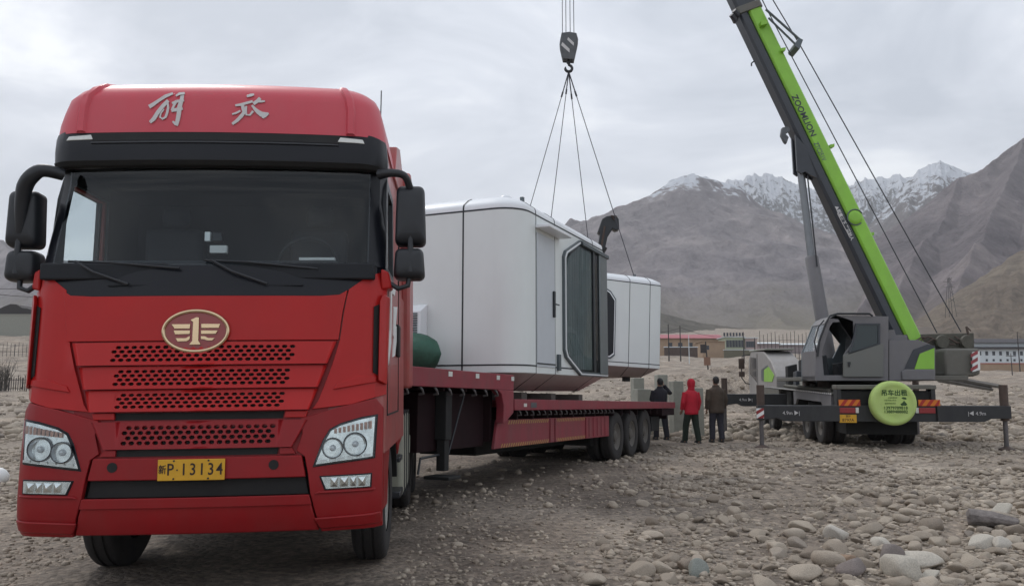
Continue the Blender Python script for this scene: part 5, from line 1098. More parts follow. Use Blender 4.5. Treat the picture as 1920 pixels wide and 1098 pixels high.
# slewing platform, built in world space
def wp_(name, poly, y0, y1, m, parent=cr, bev=.01, Yr=None, smooth=35):
    """poly given in photo pixels measured at depth Yr, prism between world depths y0 and y1"""
    Yr = Yr or y0; pts = [P(px,py,Yr) for px,py in poly]; q = MB(); q.prism([(p.x,p.z) for p in pts], lambda u,v,w_: (u,w_,v), y0, y1); return q.build(name, m, parent, bevel=bev, world=True, smooth=smooth)
q = MB(); q.lathe([(0,.34),(.75,.34),(.75,.0),(.8,.0),(.8,-.1),(0,-.1)], lambda a,b_,h: (9.75+a,22.7+b_,1.42+h), 32); q.build('turntable', M_dark, cr, world=True)
wp_('slew_deck', [(1530,712),(1820,712),(1820,703),(1530,705)], 21.0, 24.0, M_grey2, Yr=20.9)
wp_('platform_body', [(1667,713),(1667,637),(1722,637),(1742,644),(1754,652),(1754,713)], 20.65, 21.7, M_grey)
wp_('body_ledge', [(1692,712),(1692,696),(1698,692),(1754,692),(1754,712)], 20.60, 20.7, M_grey, bev=.02)
wp_('dark_flash', [(1696,691),(1713,655),(1739,645),(1753,648),(1753,651),(1724.6,661),(1713.6,691)], 20.635, 20.66, M_navy, bev=0)
wp_('green_flash', [(1715,691.5),(1724.6,663),(1752,652),(1752,691.5)], 20.625, 20.66, M_lime, bev=0)
wp_('service_box', [(1664,637),(1664,625),(1668,618),(1677,618),(1680,628),(1700,628),(1702,637)], 20.9, 21.5, M_grey)
# operator cab
outl = [(1529,713),(1529,657),(1536,640),(1549,606),(1557,596),(1567,591),(1666,593),(1666,713)]
hole = [(1545,703),(1541,660),(1556,612),(1562,604),(1600,601),(1600,640),(1583,664),(1583,703)]
def ring_w(name, po, pi_, y0, y1, m, parent=cr, Yr=20.6, bev=0):
    q = MB(); n = len(po); A = [P(*p,Yr) for p in po]; B = [P(*p,Yr) for p in pi_]
    vs = [(p.x,y0,p.z) for p in A]+[(p.x,y0,p.z) for p in B]+[(p.x,y1,p.z) for p in A]+[(p.x,y1,p.z) for p in B]
    q.add(vs, [(k,(k+1)%n,n+(k+1)%n,n+k) for k in range(n)]+[(2*n+k,3*n+k,3*n+(k+1)%n,2*n+(k+1)%n) for k in range(n)]+[(k,2*n+k,2*n+(k+1)%n,(k+1)%n) for k in range(n)]+[(n+k,n+(k+1)%n,3*n+(k+1)%n,3*n+k) for k in range(n)]); return q.build(name, m, parent, world=True, bevel=bev)
opc = ring_w('operator_cab', outl, hole, 20.6, 20.66, M_grey, bev=.006)
far_h = [(1550,668),(1550,650),(1556,612),(1562,602),(1600,600),(1604,640),(1590,668),(1570,668)]
ring_w('cab_far_side', outl, far_h, 21.55, 21.61, M_greyf, opc)
def wq(name, pts, y0, y1, m, parent=opc, bev=.004): return wp_(name, pts, y0, y1, m, parent, bev, Yr=20.6)
wq('cab_roof', [(1549,606),(1557,596),(1567,591),(1666,593),(1666,597),(1568,596),(1560,600),(1553,608)], 20.661, 21.549, M_grey)
wq('cab_floor', [(1529,713),(1529,704),(1666,704),(1666,713)], 20.661, 21.549, M_grey)
wq('cab_back', [(1655,704),(1655,597),(1664,597),(1664,704)], 20.661, 21.549, M_int)
wq('windscreen', [(1530,657),(1537,640),(1549.5,607),(1552,609),(1539,642),(1533,658)], 20.665, 21.545, M_glass)
wq('front_panel', [(1529,713),(1529,657),(1533,657),(1533,704)], 20.661, 21.549, M_grey)
wq('driver_seat', [(1582,704),(1580,680),(1604,676),(1606,628),(1622,626),(1626,704)], 20.9, 21.3, M_int, bev=.02)
wq('console', [(1537,704),(1545,668),(1556,664),(1562,704)], 20.8, 21.4, M_int, bev=.02)
# the sliding door, pushed back over the side
dpo = [(1581,706),(1581,668),(1592,640),(1600,601),(1656,601),(1656,706)]; dpi = [(1590,664),(1591,660),(1598,640),(1604,606),(1650,606),(1650,645)]
q = MB(); A = [P(*p,20.55) for p in [(1581,706),(1581,666),(1589,662),(1650,644),(1656,644),(1656,706)]]; q.prism([(p.x,p.z) for p in A], lambda u,v,w_: (u,w_,v), 20.53, 20.58); dd_ = q.build('cab_door', M_grey2d if 'M_grey2d' in globals() else mat('cab_door_grey',(.14,.145,.135),.5,dirt=.2), cr, world=True, bevel=.008)
ring_w('door_frame', dpi[:1]+dpi[1:], [(1594,660),(1595,657),(1601,641),(1607,609),(1646,609),(1646,643)], 20.53, 20.58, M_navy, dd_, Yr=20.55)
q = MB(); A = [P(*p,20.55) for p in [(1594,660),(1595,657),(1601,641),(1607,609),(1646,609),(1646,643)]]; q.prism([(p.x,p.z) for p in A], lambda u,v,w_: (u,w_,v), 20.55, 20.555); q.build('pane', M_winp if 'M_winp' in globals() else mat('dark_pane',(.018,.03,.032),.15), dd_, world=True)
q = MB(); A = [P(*p,20.5) for p in [(1590,678),(1595,678),(1595,682),(1593,688),(1591,684)]]; q.prism([(p.x,p.z) for p in A], lambda u,v,w_: (u,w_,v), 20.50, 20.53); q.build('door_handle', M_blk, dd_, world=True)
q = MB(); rail = [P(px,py,20.55) for px,py in ((1533,668),(1536,640),(1548,606),(1556,592),(1570,588),(1630,588),(1636,592))]; q.tube(rail, .028, 8); q.tube([P(px,py,21.6) for px,py in ((1533,668),(1536,640),(1548,606),(1556,592),(1570,588))], .025, 6); q.build('cab_handrail', M_blk, cr, world=True)
q = MB(); q.tube([P(px,py,20.5) for px,py in ((1531,660),(1527,640),(1535,612),(1545,600))], .018, 6); q.build('wiper', M_blk, cr, world=True)
# counterweight, winches
wp_('counterweight', [(1757,704),(1757,656),(1762,654),(1822,654),(1823,702),(1810,706),(1765,706)], 21.2, 24.2, M_grey2, bev=.06, Yr=21.6)
pq = [P(1820,697,21.2),P(1834,693,21.2),P(1833,658,21.2),P(1820,660,21.2)]; q = MB(); q.prism([(p.x,p.z) for p in pq], lambda u,v,w_: (u,w_,v), 21.10, 21.14); sp = q.build('striped_plate', M_white, cr, world=True)
q = MB()
for k in range(3):
    y_ = 661+13*k; A = [P(px,py,21.1) for px,py in ((1820,y_+9),(1820,y_+3),(1833,y_-5),(1833.2,y_+2))]; q.prism([(p.x,p.z) for p in A], lambda u,v,w_: (u,w_,v), 21.09, 21.099)
q.build('stripes', M_lred, sp, world=True, smooth=0)
for a in ([(1722,652),(1722,628),(1730,626),(1826,624),(1827,654)],[(1668,650),(1672,628),(1725,626),(1725,652)]): wp_('winch_frame', a, 22.0, 22.12, M_oliv, Yr=22)
wp_('winch_frame', [(1722,652),(1722,628),(1826,624),(1827,654)], 23.2, 23.3, M_oliv, Yr=22)
for px in (1762,1808):
    c_ = P(px,641,22.0); q = MB(); q.lathe([(0,-.18),(.17,-.18),(.19,-.12),(.13,-.10),(.13,-.01),(.20,-.01),(.20,.02),(.16,.03),(.16,1.1),(.20,1.11),(.20,1.14),(0,1.14)], lambda a,b_,h: (c_.x+a,22.0+h,c_.z+b_), 24); q.build('winch_drum', M_oliv, cr, world=True)
q = MB(); hr = random.Random(4)
for k in range(7):
    x0, y0_ = 1700+18*k, hr.uniform(634,644); pts = [P(min(1822,x0+j*7), y0_+4*sin(j*1.1+k)+hr.uniform(-1.5,1.5), 21.95-hr.uniform(0,.1)) for j in range(6)]; q.tube(pts, .022, 6)
q.build('hydraulic_hoses', M_rust, cr, world=True, smooth=60)
q = MB(); q.tube([P(1816,630,22),P(1812,612,22)], .03, 6); q.tube([P(1812,612,22),P(1820,620,22)], .02, 5); q.build('rope_guide', M_rust, cr, world=True)
# boom
A0 = P(1684.5,600,22.3); A1 = P(1404,20,22.9); ud = (A1-A0).normalized()
tip_t = (HX+.25-A0.x)/ud.x
yv = Vector((0,1,0)); wv = (yv-ud*ud.dot(yv)).normalized(); nv_ = ud.cross(wv).normalized()
if nv_.x < 0: nv_ = -nv_          # nv_ points right / up side of the boom
def bsec(name, t0, t1, lo, hi, hw, m, parent=cr, ch=.06, bev=.01):
    q = MB(); rs = []
    for t in (t0,t1):
        c_ = A0+ud*t; rs.append([c_+nv_*a+wv*b_ for a,b_ in ((lo+ch,-hw),(hi-ch,-hw),(hi,-hw+ch),(hi,hw-ch),(hi-ch,hw),(lo+ch,hw),(lo,hw-ch),(lo,-hw+ch))])
    q.rings(rs); return q.build(name, m, parent, bevel=bev, world=True)
tb0, tb1 = -1.1, (A1-A0).length
hwid = .36; mid = .0
bsec('boom_lower_half', tb0, tb1, -.45, -.14, .27, M_navy, ch=.07); bsec('boom_upper_half', tb0, tb1, -.138, .28, .275, M_lime, ch=.05)
bsec('boom_collar', tb1-.12, tb1+.10, -.50, .33, .32, M_grey2, ch=.08)
bsec('boom_extension', tb1+.05, tb1+4.6, -.41, .24, .23, M_navy); bsec('boom_collar', tb1+4.55, tb1+4.7, -.44, .27, .27, M_grey2)
bsec('boom_extension', tb1+4.65, tb1+9.2, -.36, .20, .19, M_grey2); bsec('boom_extension', tb1+9.15, tip_t, -.30, .15, .16, M_grey2)
tipc = A0+ud*tip_t
q = MB(); 
for w_ in (-.2,.18): q.add([tipc+wv*w_+Vector(p) for p in ((.35,0,-.1),(.1,0,.5),(-.35,0,.55),(-.6,0,.2),(-.45,0,-.15))]+[tipc+wv*(w_+.02)+Vector(p) for p in ((.35,0,-.1),(.1,0,.5),(-.35,0,.55),(-.6,0,.2),(-.45,0,-.15))], [(0,1,2,3,4),(9,8,7,6,5)]+[(k,(k+1)%5,5+(k+1)%5,5+k) for k in range(5)])
q.build('boom_head', M_lime, cr, world=True)
for k,dx in enumerate((-.185,-.075,.055,.17)):
    q = MB(); q.tube([(HX+dx,HY-.02*k,12.2),(HX+dx*.9,tipc.y+.02*k,tipc.z)], .0125, 6); q.build('hoist_rope', M_rope, cr, world=True)
# bracket for the luffing ram, ram
pw = lambda px,py,Y=22.45: P(px,py,Y)
br = MB(); A = [pw(*p) for p in ((1489,255),(1493,322),(1500,327),(1508,323),(1518,330),(1530,335),(1516,285))]
for w_ in (-.20,.10): br.prism([(p.x,p.z) for p in A], lambda u,v,w2_: (u,w2_,v), 22.55+w_, 22.63+w_)
br.build('ram_bracket', M_navy, cr, world=True)
r0, r1, r2 = pw(1501,318,22.6), pw(1521,480,22.5), pw(1549,640,22.4)
q = MB(); q.tube([r0,r1], .105, 16); q.build('ram_rod', mat('ram_chrome',(.20,.21,.22),.4,.6,var=.1), cr, world=True)
q = MB(); q.tube([r1-(r1-r0)*.0,r1+(r2-r1)*.02,r2+(r2-r1)*.2], [.15,.185,.19], 18); q.build('ram_barrel', M_grey, cr, world=True)
q = MB(); q.tube([pw(1514,330,22.3),pw(1530,480,22.25),pw(1532,500,22.25)], .02, 6); q.build('ram_hose', M_blk, cr, world=True)
# fittings along the boom
q = MB(); c_ = P(1602,408,22.25); q.lathe([(0,-.10),(.10,-.10),(.17,-.09),(.21,-.05),(.21,.12),(0,.12)], lambda a,b_,h: (c_.x+a,22.25+h,c_.z+b_), 24); q.build('cable_reel', M_lime, cr, world=True, smooth=40)
q = MB(); q.tube([c_+Vector((.225*cos(t),-.06,.225*sin(t))) for t in [R(a) for a in range(30,330,15)]], .018, 6); q.build('reel_cable', M_greyf, cr, world=True)
for px,py,s_ in ((1467,95,.06),(1431,45,.09),(1558,275,.06),(1632,440,.06)):
    c_ = P(px,py,22.5); q = MB(); q.hexa([c_+Vector(v) for v in ((-s_,-.1,-s_),(s_,-.1,-s_*.5),(s_,.1,-s_*.5),(-s_,.1,-s_),(-s_,-.1,s_*.6),(s_*1.2,-.1,s_),(s_*1.2,.1,s_),(-s_,.1,s_*.6))]); q.build('cable_guide', M_lime, cr, world=True, bevel=.006)
q = MB(); q.tube([P(1414,115,22.6),P(1409,119,22.6),P(1409,124,22.6)], .022, 6); q.build('boom_hook', M_blk, cr, world=True)
q = MB(); 
for a,b_ in (((1371,28),(1380,40)),((1376,20),(1384,30))): c_ = P(*a,22.5); e_ = P(*b_,22.6); q.tube([c_,e_], .075, 8)
q.build('boom_lug', M_navy, cr, world=True)
q = MB(); A = [P(*p,22.4) for p in ((1466,240),(1478,238),(1481,246),(1472,252),(1478,258),(1474,270),(1470,266),(1464,254))]; q.prism([(p.x,p.z) for p in A], lambda u,v,w_: (u,w_,v), 22.35, 22.5); q.build('work_lamp', M_blockm, cr, world=True, bevel=.01)
# fly bracket and ropes
q = MB(); q.tube([P(1436,18,22.4),P(1500,75,22.4)], .035, 6); q.tube([P(1441,34,22.4),P(1492,84,22.4)], .03, 6); q.tube([P(1436,18,22.9),P(1500,75,22.9)], .03, 6); q.build('rope_bracket', M_greyf, cr, world=True)
q = MB(); A = [P(*p,22.4) for p in ((1489,84),(1497,72),(1505,76),(1498,94),(1490,88))]; q.prism([(p.x,p.z) for p in A], lambda u,v,w_: (u,w_,v), 22.35, 22.95); q.build('bracket_head', M_greyf, cr, world=True, bevel=.01)
q = MB(); q.tube([P(1802,622,22.3),P(1503,90,22.6),P(1449,0,22.65),P(1449,0,22.65)+(tipc-P(1449,0,22.65))*.5], .016, 6); q.build('winch_rope', M_rope, cr, world=True)
q = MB(); q.tube([P(1757,624,22.3),P(1438,18,22.6),A1+ud*4+nv_*.5], .015, 6); q.build('winch_rope', M_rope, cr, world=True)
# lettering on the boom
def onb(px, py, off=.283):
    c_ = P(px,py,A0.y+(A1.y-A0.y)*(600-py)/580-.27)
    for _ in range(3): e = (c_-A0).dot(wv)+off; c_ = P(px,py,c_.y-e)
    return c_
def bm_(px,py,off=.283): return CM.inverted() @ frame_m(onb(px,py,off), -ud, nv_)
text('ZOOMLION', .25, M_navy, cr, bm_(1507,217), .004, bold=.004, sx=1.0)
text('ZTC251V', .20, M_greyf, cr, bm_(1537,284), .004, sx=.72)
q_ = text('▲起重臂下 严禁站人', .115, M_silver, cr, bm_(1583,418,.278), .003, bold=.003)
ul0, ul1 = onb(1570,400,.276), onb(1593,444,.276)
q = MB(); q.tube([ul0,ul1], .010, 4); q.build('underline', M_silver, cr, world=True)
# black loader arm showing above the cabin
ld = thing('loader_crane_arm', 'black articulated loader crane arm poking up behind the white cabin', 'crane arm', (-1.3,26.0,gz(-1.3,26)))
q = MB(); b0 = Vector((-1.3,26.0,gz(-1.3,26))); 
q.tube([b0,b0+Vector((0,0,3.6))], .22, 12); q.build('column', M_blk, ld, world=True)
q = MB(); q.tube([b0+Vector((0,0,3.5)),P(1100,520,26)], .17, 10); q.tube([P(1100,520,26),P(1131,462,26)], .15, 10); q.build('arm', M_blk, ld, world=True)
hd = [(1119,470),(1124,440),(1120,436),(1128,412),(1137,407),(1154,405),(1159,413),(1160,432),(1153,434),(1148,430),(1142,440),(1138,446),(1133,470)]
wp_('arm_head', hd, 25.8, 26.2, M_blk, ld, bev=.03, Yr=26)
q = MB(); q.tube([P(1134,424,25.75),P(1127,468,25.75)], .035, 6); q.tube([P(1152,412,25.75),P(1146,404,25.75),P(1156,407,25.75)], .03, 6); q.build('arm_hoses', M_rust, ld, world=True, smooth=60)
# ================================================================ people
def ell(c, rx, ry, n=16, tilt=None):
    return [(c[0]+rx*cos(2*pi*k/n), c[1]+ry*sin(2*pi*k/n), c[2]) for k in range(n)]
def remesh(name, mb, m, parent, vox=.014, smooth=2):
    o = mb.build(name, m, parent, smooth=0); r = o.modifiers.new('r','REMESH'); r.mode = 'VOXEL'; r.voxel_size = vox; r.use_smooth_shade = True
    s = o.modifiers.new('s','SMOOTH'); s.factor = .5; s.iterations = smooth
    dg = bpy.context.evaluated_depsgraph_get(); me = bpy.data.meshes.new_from_object(o.evaluated_get(dg)); old = o.data; o.modifiers.clear(); o.data = me; bpy.data.meshes.remove(old); me.name = name; return o
def person(label, loc, rz, h=1.75, jacket=M_cblk, trouser=M_cblk, hood=None, larm=None, rarm=None, step=(.1,-.12), coat=.72, lean=0., bulk=1.):
    """faces local +y; z up"""
    k = h/1.75; th = thing('person', label, 'person', loc, rz); S3 = lambda p: tuple(c*k for c in p)
    hip = .93; sh = 1.43; ls, rs2 = step
    larm = larm or [(-.20,.0,1.40),(-.27,-.02,1.13),(-.25,.07,.88)]; rarm = rarm or [(.20,0,1.40),(.27,-.02,1.13),(.25,.07,.88)]
    legs = [[(-.09,0,.92),(-.11,ls*.55+.03,.50),(-.12,ls,.09)],[(.09,0,.92),(.11,rs2*.55+.03,.50),(.12,rs2,.09)]]
    b = MB()
    for lg in legs: b.tube([S3(p) for p in lg], [.082*k,.056*k,.040*k], 12); f_ = lg[-1]; b.tube([S3((f_[0],f_[1]-.05,.05)),S3((f_[0],f_[1]+.16,.035))], [.045*k,.035*k], 10)
    b.rings([ell(S3((0,lean*t,z)), rx*k, ry*k) for z,rx,ry,t in ((.86,.15,.11,0),(.95,.165,.12,.1),(1.08,.14,.105,.3),(1.25,.165,.12,.6),(1.38,.18,.11,.9),(1.44,.13,.09,1),(1.48,.06,.06,1))])
    b.tube([S3((0,lean,1.44)),S3((0,lean+.01,1.58))], [.058*k,.055*k], 12)
    b.rings([ell(S3((0,lean+y,z)), rx*k, ry*k) for z,rx,ry,y in ((1.525,.03,.04,.05),(1.55,.052,.07,.03),(1.60,.068,.088,.015),(1.65,.075,.097,.01),(1.70,.070,.090,.0),(1.735,.045,.06,0),(1.75,.015,.02,0))])
    b.tube([S3((0,lean+.09,1.655)),S3((0,lean+.125,1.615))], [.008*k,.014*k], 8)                               # nose
    for sx in (-1,1): b.tube([S3((sx*.070,lean+.0,1.66)),S3((sx*.084,lean-.012,1.625))], [.014*k,.010*k], 8)   # ears
    for arm in (larm, rarm):
        a, e, w_ = [Vector(p) for p in arm]; b.tube([S3(p) for p in (a,e,w_)], [.050*k,.040*k,.027*k], 12)
        d = (w_-e).normalized(); s_ = d.cross(Vector((0,1,.2))).normalized(); n_ = s_.cross(d)
        pm = w_+d*.085; b.tube([S3(w_),S3(w_+d*.045),S3(pm)], [(.028*k,.020*k),(.040*k,.017*k),(.036*k,.014*k)], 10)
        for j,ln in enumerate((.062,.074,.070,.055)):
            o_ = s_*(-.028+.0187*j); p0 = w_+d*.08+o_; b.tube([S3(p0),S3(p0+d*ln*.55+n_*.006),S3(p0+d*ln*.95+n_*.024)], [.0095*k,.009*k,.008*k], 8)
        p0 = w_+d*.025-s_*.030; b.tube([S3(p0),S3(p0+d*.035-s_*.026),S3(p0+d*.062-s_*.030+n_*.01)], [.012*k,.0105*k,.009*k], 8)
    remesh('body', b, M_skin, th, .0075, 1)
    t = MB()
    for lg in legs: t.tube([S3(p) for p in (lg[0],lg[1],(lg[2][0],lg[2][1],.075))], [.115*k,.088*k,.078*k], 14)
    t.rings([ell(S3((0,0,z)), rx*k, ry*k) for z,rx,ry in ((.82,.165,.12),(.90,.185,.14),(1.0,.18,.135),(1.04,.17,.13))]); remesh('trousers', t, trouser, th, .013, 3)
    j = MB(); bk = bulk
    j.rings([ell(S3((0,lean*t_,z)), rx*k*bk, ry*k*bk, 20) for z,rx,ry,t_ in ((coat,.205,.155,-.1),(coat+.06,.215,.165,0),(.95,.205,.155,.1),(1.08,.20,.155,.3),(1.22,.215,.165,.6),(1.34,.225,.155,.85),(1.42,.19,.13,1),(1.475,.10,.09,1),(1.53,.085,.085,1))])
    for arm in (larm, rarm): a, e, w_ = [Vector(p) for p in arm]; j.tube([S3(p) for p in (a*1.0,e,e+(w_-e)*.92)], [.085*k*bk,.068*k*bk,.054*k*bk], 12)
    remesh('jacket', j, jacket, th, .013, 3)
    if hood:
        q = MB(); q.rings([ell(S3((0,lean+y,z)), rx*k, ry*k) for z,rx,ry,y in ((1.47,.10,.10,-.01),(1.54,.088,.10,-.015),(1.60,.098,.12,-.015),(1.67,.104,.125,-.02),(1.73,.092,.112,-.02),(1.775,.055,.07,-.02),(1.79,.02,.03,-.02))]); remesh('hood', q, hood, th, .011, 2)
    else:
        q = MB(); q.rings([ell(S3((0,lean+y,z)), rx*k, ry*k) for z,rx,ry,y in ((1.57,.060,.062,-.035),(1.62,.080,.082,-.022),(1.68,.087,.100,-.015),(1.73,.074,.092,-.01),(1.765,.040,.055,-.01),(1.775,.015,.02,-.01))]); remesh('hair', q, M_hair, th, .010, 2)
    for lg in legs:
        f_ = lg[-1]; q = MB(); q.rings([[(f_[0]*k+a*k, (f_[1]+.05+b_)*k, z*k) for a,b_ in [(.052*s1*cos(u),.145*s1*sin(u)) for u in [2*pi*n/14 for n in range(14)]]] for z,s1 in ((.0,1),(.03,1.02),(.06,.93),(.09,.7))]); q.build('shoe', M_shoe, th, smooth=60)
    return th
def at_ground(px, py):
    y = 20.
    for _ in range(30):
        v = (549-py)/FP; m_ = (sin(PITCH)+v*cos(PITCH))/(cos(PITCH)-v*sin(PITCH)); x = P(px,py,y).x; y = (gz(x,y)-CH)/m_; y = max(5,min(200,y))
    return P(px,py,y).x, y
x, y = 4.95, 22.3; person('person in a red hooded jacket and dark green trousers standing watching the lift', (x,y,gz(x,y)), R(28), 1.74, M_cred, M_cgrn, hood=M_cred, step=(.16,-.14), coat=.80, larm=[(-.20,0,1.40),(-.27,.02,1.13),(-.24,.12,.92)], rarm=[(.20,0,1.40),(.26,-.03,1.14),(.25,.03,.90)])
x, y = 5.72, 22.6; person('person in a long brown jacket standing right of the person in red', (x,y,gz(x,y)), R(15), 1.80, M_cbrn, M_cnav, step=(.05,-.04), coat=.78, bulk=1.08)
x, y = 4.28, 23.3; person('person in black raising an arm to the head behind the trailer end', (x,y,gz(x,y)), R(20), 1.74, M_cblk, M_cblk, step=(.06,-.14), coat=.82, rarm=[(.20,0,1.42),(.40,.10,1.32),(.19,.14,1.58)], larm=[(-.20,0,1.40),(-.24,.08,1.14),(-.10,.24,1.12)])

# ================================================================ yard things
def blockthing(name, label, cat, px, py0, py1, wpx, Y, m, dep=.6, rz=0, group=None, taper=0.):
    p = P(px, py1, Y); w_ = wpx/FP*Y; zt = P(px,py0,Y).z; g0 = min(gz(p.x,Y)-.05, zt-.3) ; q = MB(); h_ = zt-g0; w2 = w_*(1-taper)
    q.hexa([(-w_/2,-dep/2,0),(w_/2,-dep/2,0),(w_/2,dep/2,0),(-w_/2,dep/2,0),(-w2/2,-dep/2,h_),(w2/2,-dep/2,h_*1.0),(w2/2,dep/2,h_),(-w2/2,dep/2,h_)])
    o = q.build(name, m, None, bevel=.02); o.location = (p.x, Y+dep/2, g0); o.rotation_euler = (0,0,rz); return tag(o, label, cat, group)
blockthing('concrete_pier','pale concrete pier directly under the hanging cabin','concrete block',1207,729,754,26,27.0,M_conc,.6,.1)
blockthing('concrete_pier','tall grey concrete pier just right of the hanging cabin','concrete block',1242,702,728,19,31.0,M_conc,.5,.1)
blockthing('concrete_pier','concrete pier left of the person in red','concrete block',1271,714,754,20,26.5,M_conc,.5,.15)
blockthing('concrete_pier','slender concrete pier between the red and brown jackets','concrete block',1311,727,785,17,25.0,M_conc,.4,.1)
blockthing('concrete_pier','far concrete pier behind the one under the hanging cabin','concrete block',1197,708,724,20,29.0,M_conc,.5,.1)
for px,py,l,lab in ((1826,718,2.0,'upper dark plank lying on the rubble behind the crane'),(1808,722,1.7,'lower dark plank lying on the rubble behind the crane')):
    p = P(px,py,27.5); z = gz(p.x,27.5); q = MB(); q.hexa([(-l/2,-.15,.0),(l/2,-.15,-.02),(l/2,.15,-.02),(-l/2,.15,.0),(-l/2,-.15,.12),(l/2,-.15,.05),(l/2,.15,.07),(-l/2,.15,.13)]); o = q.build('plank', M_wood, None, bevel=.01); o.location = (p.x, 27.5, max(z+.12,p.z)); o.rotation_euler = (.25,.17,R(-14)); tag(o, lab, 'plank')
x, y = at_ground(1866, 982); q = MB(); q.rings([[(-.30,a*.10,.06+b_*.09) for a,b_ in [(cos(t),sin(t)) for t in [2*pi*n/9 for n in range(9)]]],[(-.26,a*.13,.10+b_*.12) for a,b_ in [(cos(t),sin(t)+.1*sin(3*t)) for t in [2*pi*n/9 for n in range(9)]]],[(.0,a*.12,.06+b_*.09) for a,b_ in [(cos(t),sin(t)+.2*cos(4*t)) for t in [2*pi*n/9 for n in range(9)]]],[(.26,a*.08,.0+b_*.06) for a,b_ in [(cos(t),sin(t)) for t in [2*pi*n/9 for n in range(9)]]]])
o = q.build('broken_log', mat('log_grey',(.17,.15,.14),.9,var=.45,vscale=14,bump=1.,bscale=18), None, bevel=.01); o.scale = (.85,.85,.8); o.location = (x,y,gz(x,y)+.03); o.rotation_euler = (0,-.1,R(-28)); tag(o, 'broken grey log end lying among the cobbles at the right', 'log')
x, y = at_ground(2, 906); q = MB(); q.rings([ell((0,0,z),rx,rx*.8,12) for z,rx in ((.0,.08),(.05,.13),(.13,.14),(.20,.09),(.24,.03))]); o = q.build('plastic_bag', M_white, None, smooth=60); o.location = (x-.03,y,gz(x,y)); tag(o, 'white plastic bag lying on the ground at the left edge', 'bag')

# ================================================================ far side: village, fences, poles
def on_g(px, Y): p = P(px,700,Y); return p.x, Y, gz(p.x,Y)
def house(name, label, cat, pxl, pxr, Y, pyb, pyt, dep, mw, roofm=None, roofh=0, over=.5, wins=None, hip=0.):
    """pyb/pyt: wall bottom and top rows in the photo"""
    a, b_ = P(pxl,pyb,Y), P(pxr,pyb,Y); zt = P(pxl,pyt,Y).z; th = thing(name, label, cat, ((a.x+b_.x)/2, Y, a.z)); W = (b_.x-a.x); H_ = zt-a.z; zb = min(0, gz((a.x+b_.x)/2,Y)-a.z)-1.5
    q = MB(); q.box(-W/2,W/2,0,dep,zb,H_); q.build('wall', mw, th)
    if roofm:
        q = MB(); h = roofh/FP*Y
        if h > .4: q.hexa([(-W/2-over,-over,H_),(W/2+over,-over,H_),(W/2+over,dep+over,H_),(-W/2-over,dep+over,H_),(-W/2-over+W*hip,dep*.45,H_+h),(W/2+over-W*hip,dep*.45,H_+h),(W/2+over-W*hip,dep*.55,H_+h),(-W/2-over+W*hip,dep*.55,H_+h)])
        else: q.box(-W/2-over,W/2+over,-over,dep+over,H_,H_+max(.15,h))
        q.build('roof', roofm, th)
    for (fx,fz,ww,wh) in (wins or []):
        q = MB(); q.box(-W/2+fx*W-ww/2,-W/2+fx*W+ww/2,-.06,.03,fz*H_,fz*H_+wh); q.build('window', M_win, th)
    return th, W, H_
house('red_roof_house','long low building under a pinkish red metal roof in the village','house',1225,1352,225,657,634,9,M_tanw,M_rroof,9,.7,[(.25,.3,1.2,1.2),(.4,.3,1.2,1.2),(.55,.3,1.2,1.2),(.8,.3,1.2,1.2)])
house('boundary_wall','dark brown low wall in front of the red roofed building','wall',1246,1308,200,657,651,.5,M_rust,M_whw,1.5,.1)
house('tan_house','tan mud walled building right of the red roofed one','house',1318,1360,205,668,640,8,M_tanw,M_tanw,1,.3,[(.2,.45,1.0,1.1)])
t_, W_, H_ = house('school_building','pale green building with tall dark windows behind the tan one','building',1361,1396,215,654,632,8,M_grnw,M_whw,1.5,.3,[(.1+.16*k,.15,.7,1.9) for k in range(6)])
for k in range(7):
    q = MB(); x0 = -W_/2+.5+k*.83*1.0-1.0; q.box(x0,x0+.5,.1,.2,H_+.35,H_+1.25); q.box(x0+.18,x0+.3,.05,.15,H_+.2,H_+1.0); q.build('roof_sign', M_win, t_)
house('school_building','pinkish low building with narrow windows right of the pale green one','building',1398,1420,215,655,634,8,mat('pink_wall',(.38,.30,.28),.85),M_whw,1.5,.3,[(.15+.2*k,.2,.6,1.6) for k in range(4)])
house('boundary_wall','dark green base wall under the pale green building','wall',1358,1420,200,662,656,.5,mat('mossy_wall',(.13,.12,.085),.9),M_whw,1,.1)
house('long_shed','low white roofed shed behind the crane carrier','shed',1424,1462,230,650,644,8,mat('pinkgrey_wall',(.30,.24,.24),.85),M_whw,4,.6)
house('long_shed','second low white roofed shed half hidden by the crane cab','shed',1470,1536,240,652,646,8,mat('pinkgrey_wall2',(.26,.22,.22),.85),M_whw,4,.6)
t_, W_, H_ = house('white_building','two storey white building with a row of small dark windows at the right edge','building',1800,2010,180,680,654,12,M_whw,M_droof,3,.8,[(.12+.062*k,.55,.6,.9) for k in range(14)]+[(.24+.062*k,.12,.45,.5) for k in range(11)])
q = MB(); q.box(-W_/2+1,W_/2-6,2,11,H_+.6,H_+1.5); q.build('upper_storey', M_whw, t_); q = MB(); q.hexa([(-W_/2,1,H_+1.5),(W_/2-5,1,H_+1.5),(W_/2-5,12,H_+1.5),(-W_/2,12,H_+1.5),(-W_/2+1,3,H_+2.5),(W_/2-6,3,H_+2.5),(W_/2-6,10,H_+2.5),(-W_/2+1,10,H_+2.5)]); q.build('roof', M_droof, t_)
house('dark_roof_house','house with a flat dark roof behind the white building','house',1790,1845,215,660,646,9,mat('stone_wall',(.27,.25,.24),.9),M_droof,3,.8)
house('perimeter_wall','tan perimeter wall with a reddish band below the white building','wall',1790,2010,165,697,682,.6,M_tanw,mat('red_band',(.36,.13,.10),.8),2,.1,[(.12,.35,1.4,.7)])
